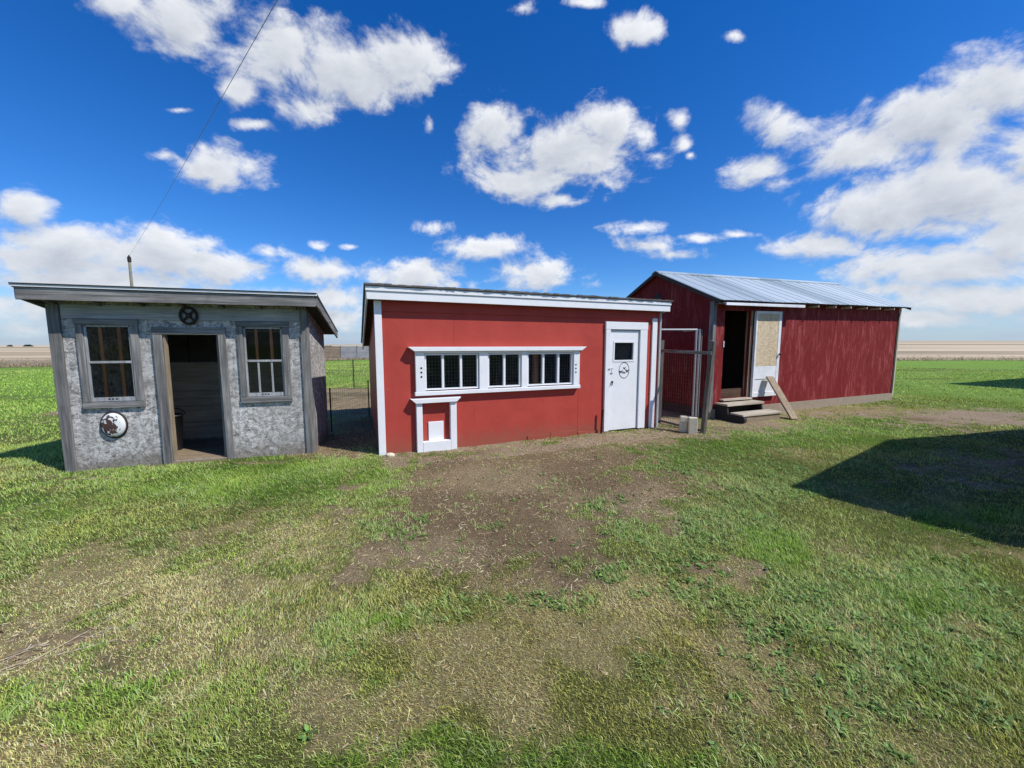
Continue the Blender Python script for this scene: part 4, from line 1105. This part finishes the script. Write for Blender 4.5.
wf = thing('board_fence', 'pale weathered board windbreak fence across the far end of the lawn', 'fence', (-26.0, 45.8, 0), 1.5)
def boards(x0, x1, mat):
    m = MB()
    for k in range(5): m.box(x0, x1, -.03, 0, .06 + k * .28, .06 + k * .28 + .262, .006)
    m.build('board_panel', mat, wf)
boards(0, 5.55, 'tan_x'); boards(5.62, 7.5, 'silver_x')
boards(7.57, 12.5, 'silver_x')
for x in (-.06, 2.8, 5.585, 7.535, 10, 12.56): MB().box(x - .05, x + .05, .002, .10, -.1, 1.52).build('post', 'grey_z', wf)

# ================================================================== pole, wire
def pole(x, y, h, label):
    t = thing('utility_pole', label, 'pole', (x, y, 0))
    MB().tube((0, 0, -.3), (0, 0, h), .12, 10, .075).build('shaft', 'pole', t)
    MB().lathe([(.09, 0), (.11, .05), (.11, .35), (.05, .42), (.03, .50)], (0, 0, h - .32), 'z', 12).build('pole_cap', 'iron', t)
    return t
pole(-27.09, 28, 7.75, 'thin pale utility pole standing far behind the grey shed')
pole(11.0, -7.2, 5.9, 'short utility pole in the yard, where the overhead wire ends')
P0 = Vector((-27.09, 28, 7.85)); P1 = Vector((-3.357, 6.025, 6.50)); dvec = P1 - P0
wm = MB(); pts = []
for i in range(41):
    s = i / 40 * 1.605; p = P0 + dvec * s; p.z -= .10 * math.sin(math.pi * min(1, s)) if s < 1 else 0
    pts.append(p)
for p, q in zip(pts, pts[1:]): wm.tube(p, q, .0045, 6)
tag(wm.build('overhead_wire', 'wire'), 'thin dark overhead wire crossing the sky above the grey shed', 'wire')

# ================================================================== farm buildings beyond the frame, and far bushes
def outbuilding(name, label, cat, loc, rot, lx, ly, h, lean=None):
    t = thing(name, label, cat, loc, rot)
    MB().box(.25, lx - .1, -ly, -.25, -.1, h - .12).build('wall', 'siding', t)
    MB().prism([(-ly - .25, h - .12), (0, h - .12), (0, h), (-ly - .25, h + .02)], 'x', 0, lx).build('roof', 'shingle', t)
    MB().box(1.0, 1.9, -.253, -.225, .0, 2.05).build('door', 'grey_z', t)
    if lean:
        MB().prism([(lx, h - .12), (lx + lean[0], h - lean[1] - .12), (lx + lean[0], h - lean[1]), (lx, h)], 'y', -ly - .25, 0).build('lean_to_roof', 'shingle', t)
        MB().prism([(lx - .09, -.1), (lx + lean[0] - .2, -.1), (lx + lean[0] - .2, h - lean[1] - .02), (lx - .09, h - .13)], 'y', -ly, -.25).build('wall', 'siding', t)
    return t
outbuilding('garage', 'white flat roofed garage standing beyond the right edge of the yard', 'garage', (5.44, 3.19, 0), 34, 3.8, 6.5, 3.0, (2.52, 1.65))
outbuilding('machine_shed', 'tall white machine shed standing beyond the barn on the right', 'shed', (21.7, 14.1, 0), 22, 11, 9, 5.0)

def bush(x, y, w, h, label):
    n = 500
    a = RNG.normal(0, 1, (n, 3)); a /= np.linalg.norm(a, axis=1)[:, None]; a[:, 2] = np.abs(a[:, 2])
    rr = RNG.uniform(.5, 1, n)[:, None] * (.75 + .5 * vnoise(a[:, 0] * 2.2 + x, a[:, 1] * 2.2 + a[:, 2] * 2, 5))[:, None]
    c = a * rr * np.array([w / 2, w / 3, h]); d = RNG.normal(0, 1, (n, 2, 3)) * w * .05
    V = np.stack([c - d[:, 0], c + d[:, 1], c + d[:, 0], c - d[:, 1]], 1).reshape(-1, 3) + np.array([x, y, float(gz(np.array([x]), np.array([y]))[0])])
    o = mesh_from('distant_bush', [(V, np.arange(n * 4), np.arange(n) * 4, np.repeat(np.clip(cl((.05, .065, .035), .3, n), .01, .4), 4, 0))], BLADE_M)
    del o['kind']; tag(o, label, 'bush')
bush(-519, 400, 5, 1.5, 'small dark bush on the far left skyline, the one nearer the edge')
bush(-500, 400, 8, 1.7, 'wider dark bush on the far left skyline, beside the grey shed')
bush(-76, 160, 5, .9, 'low dark bush on the skyline seen between shed and coop')
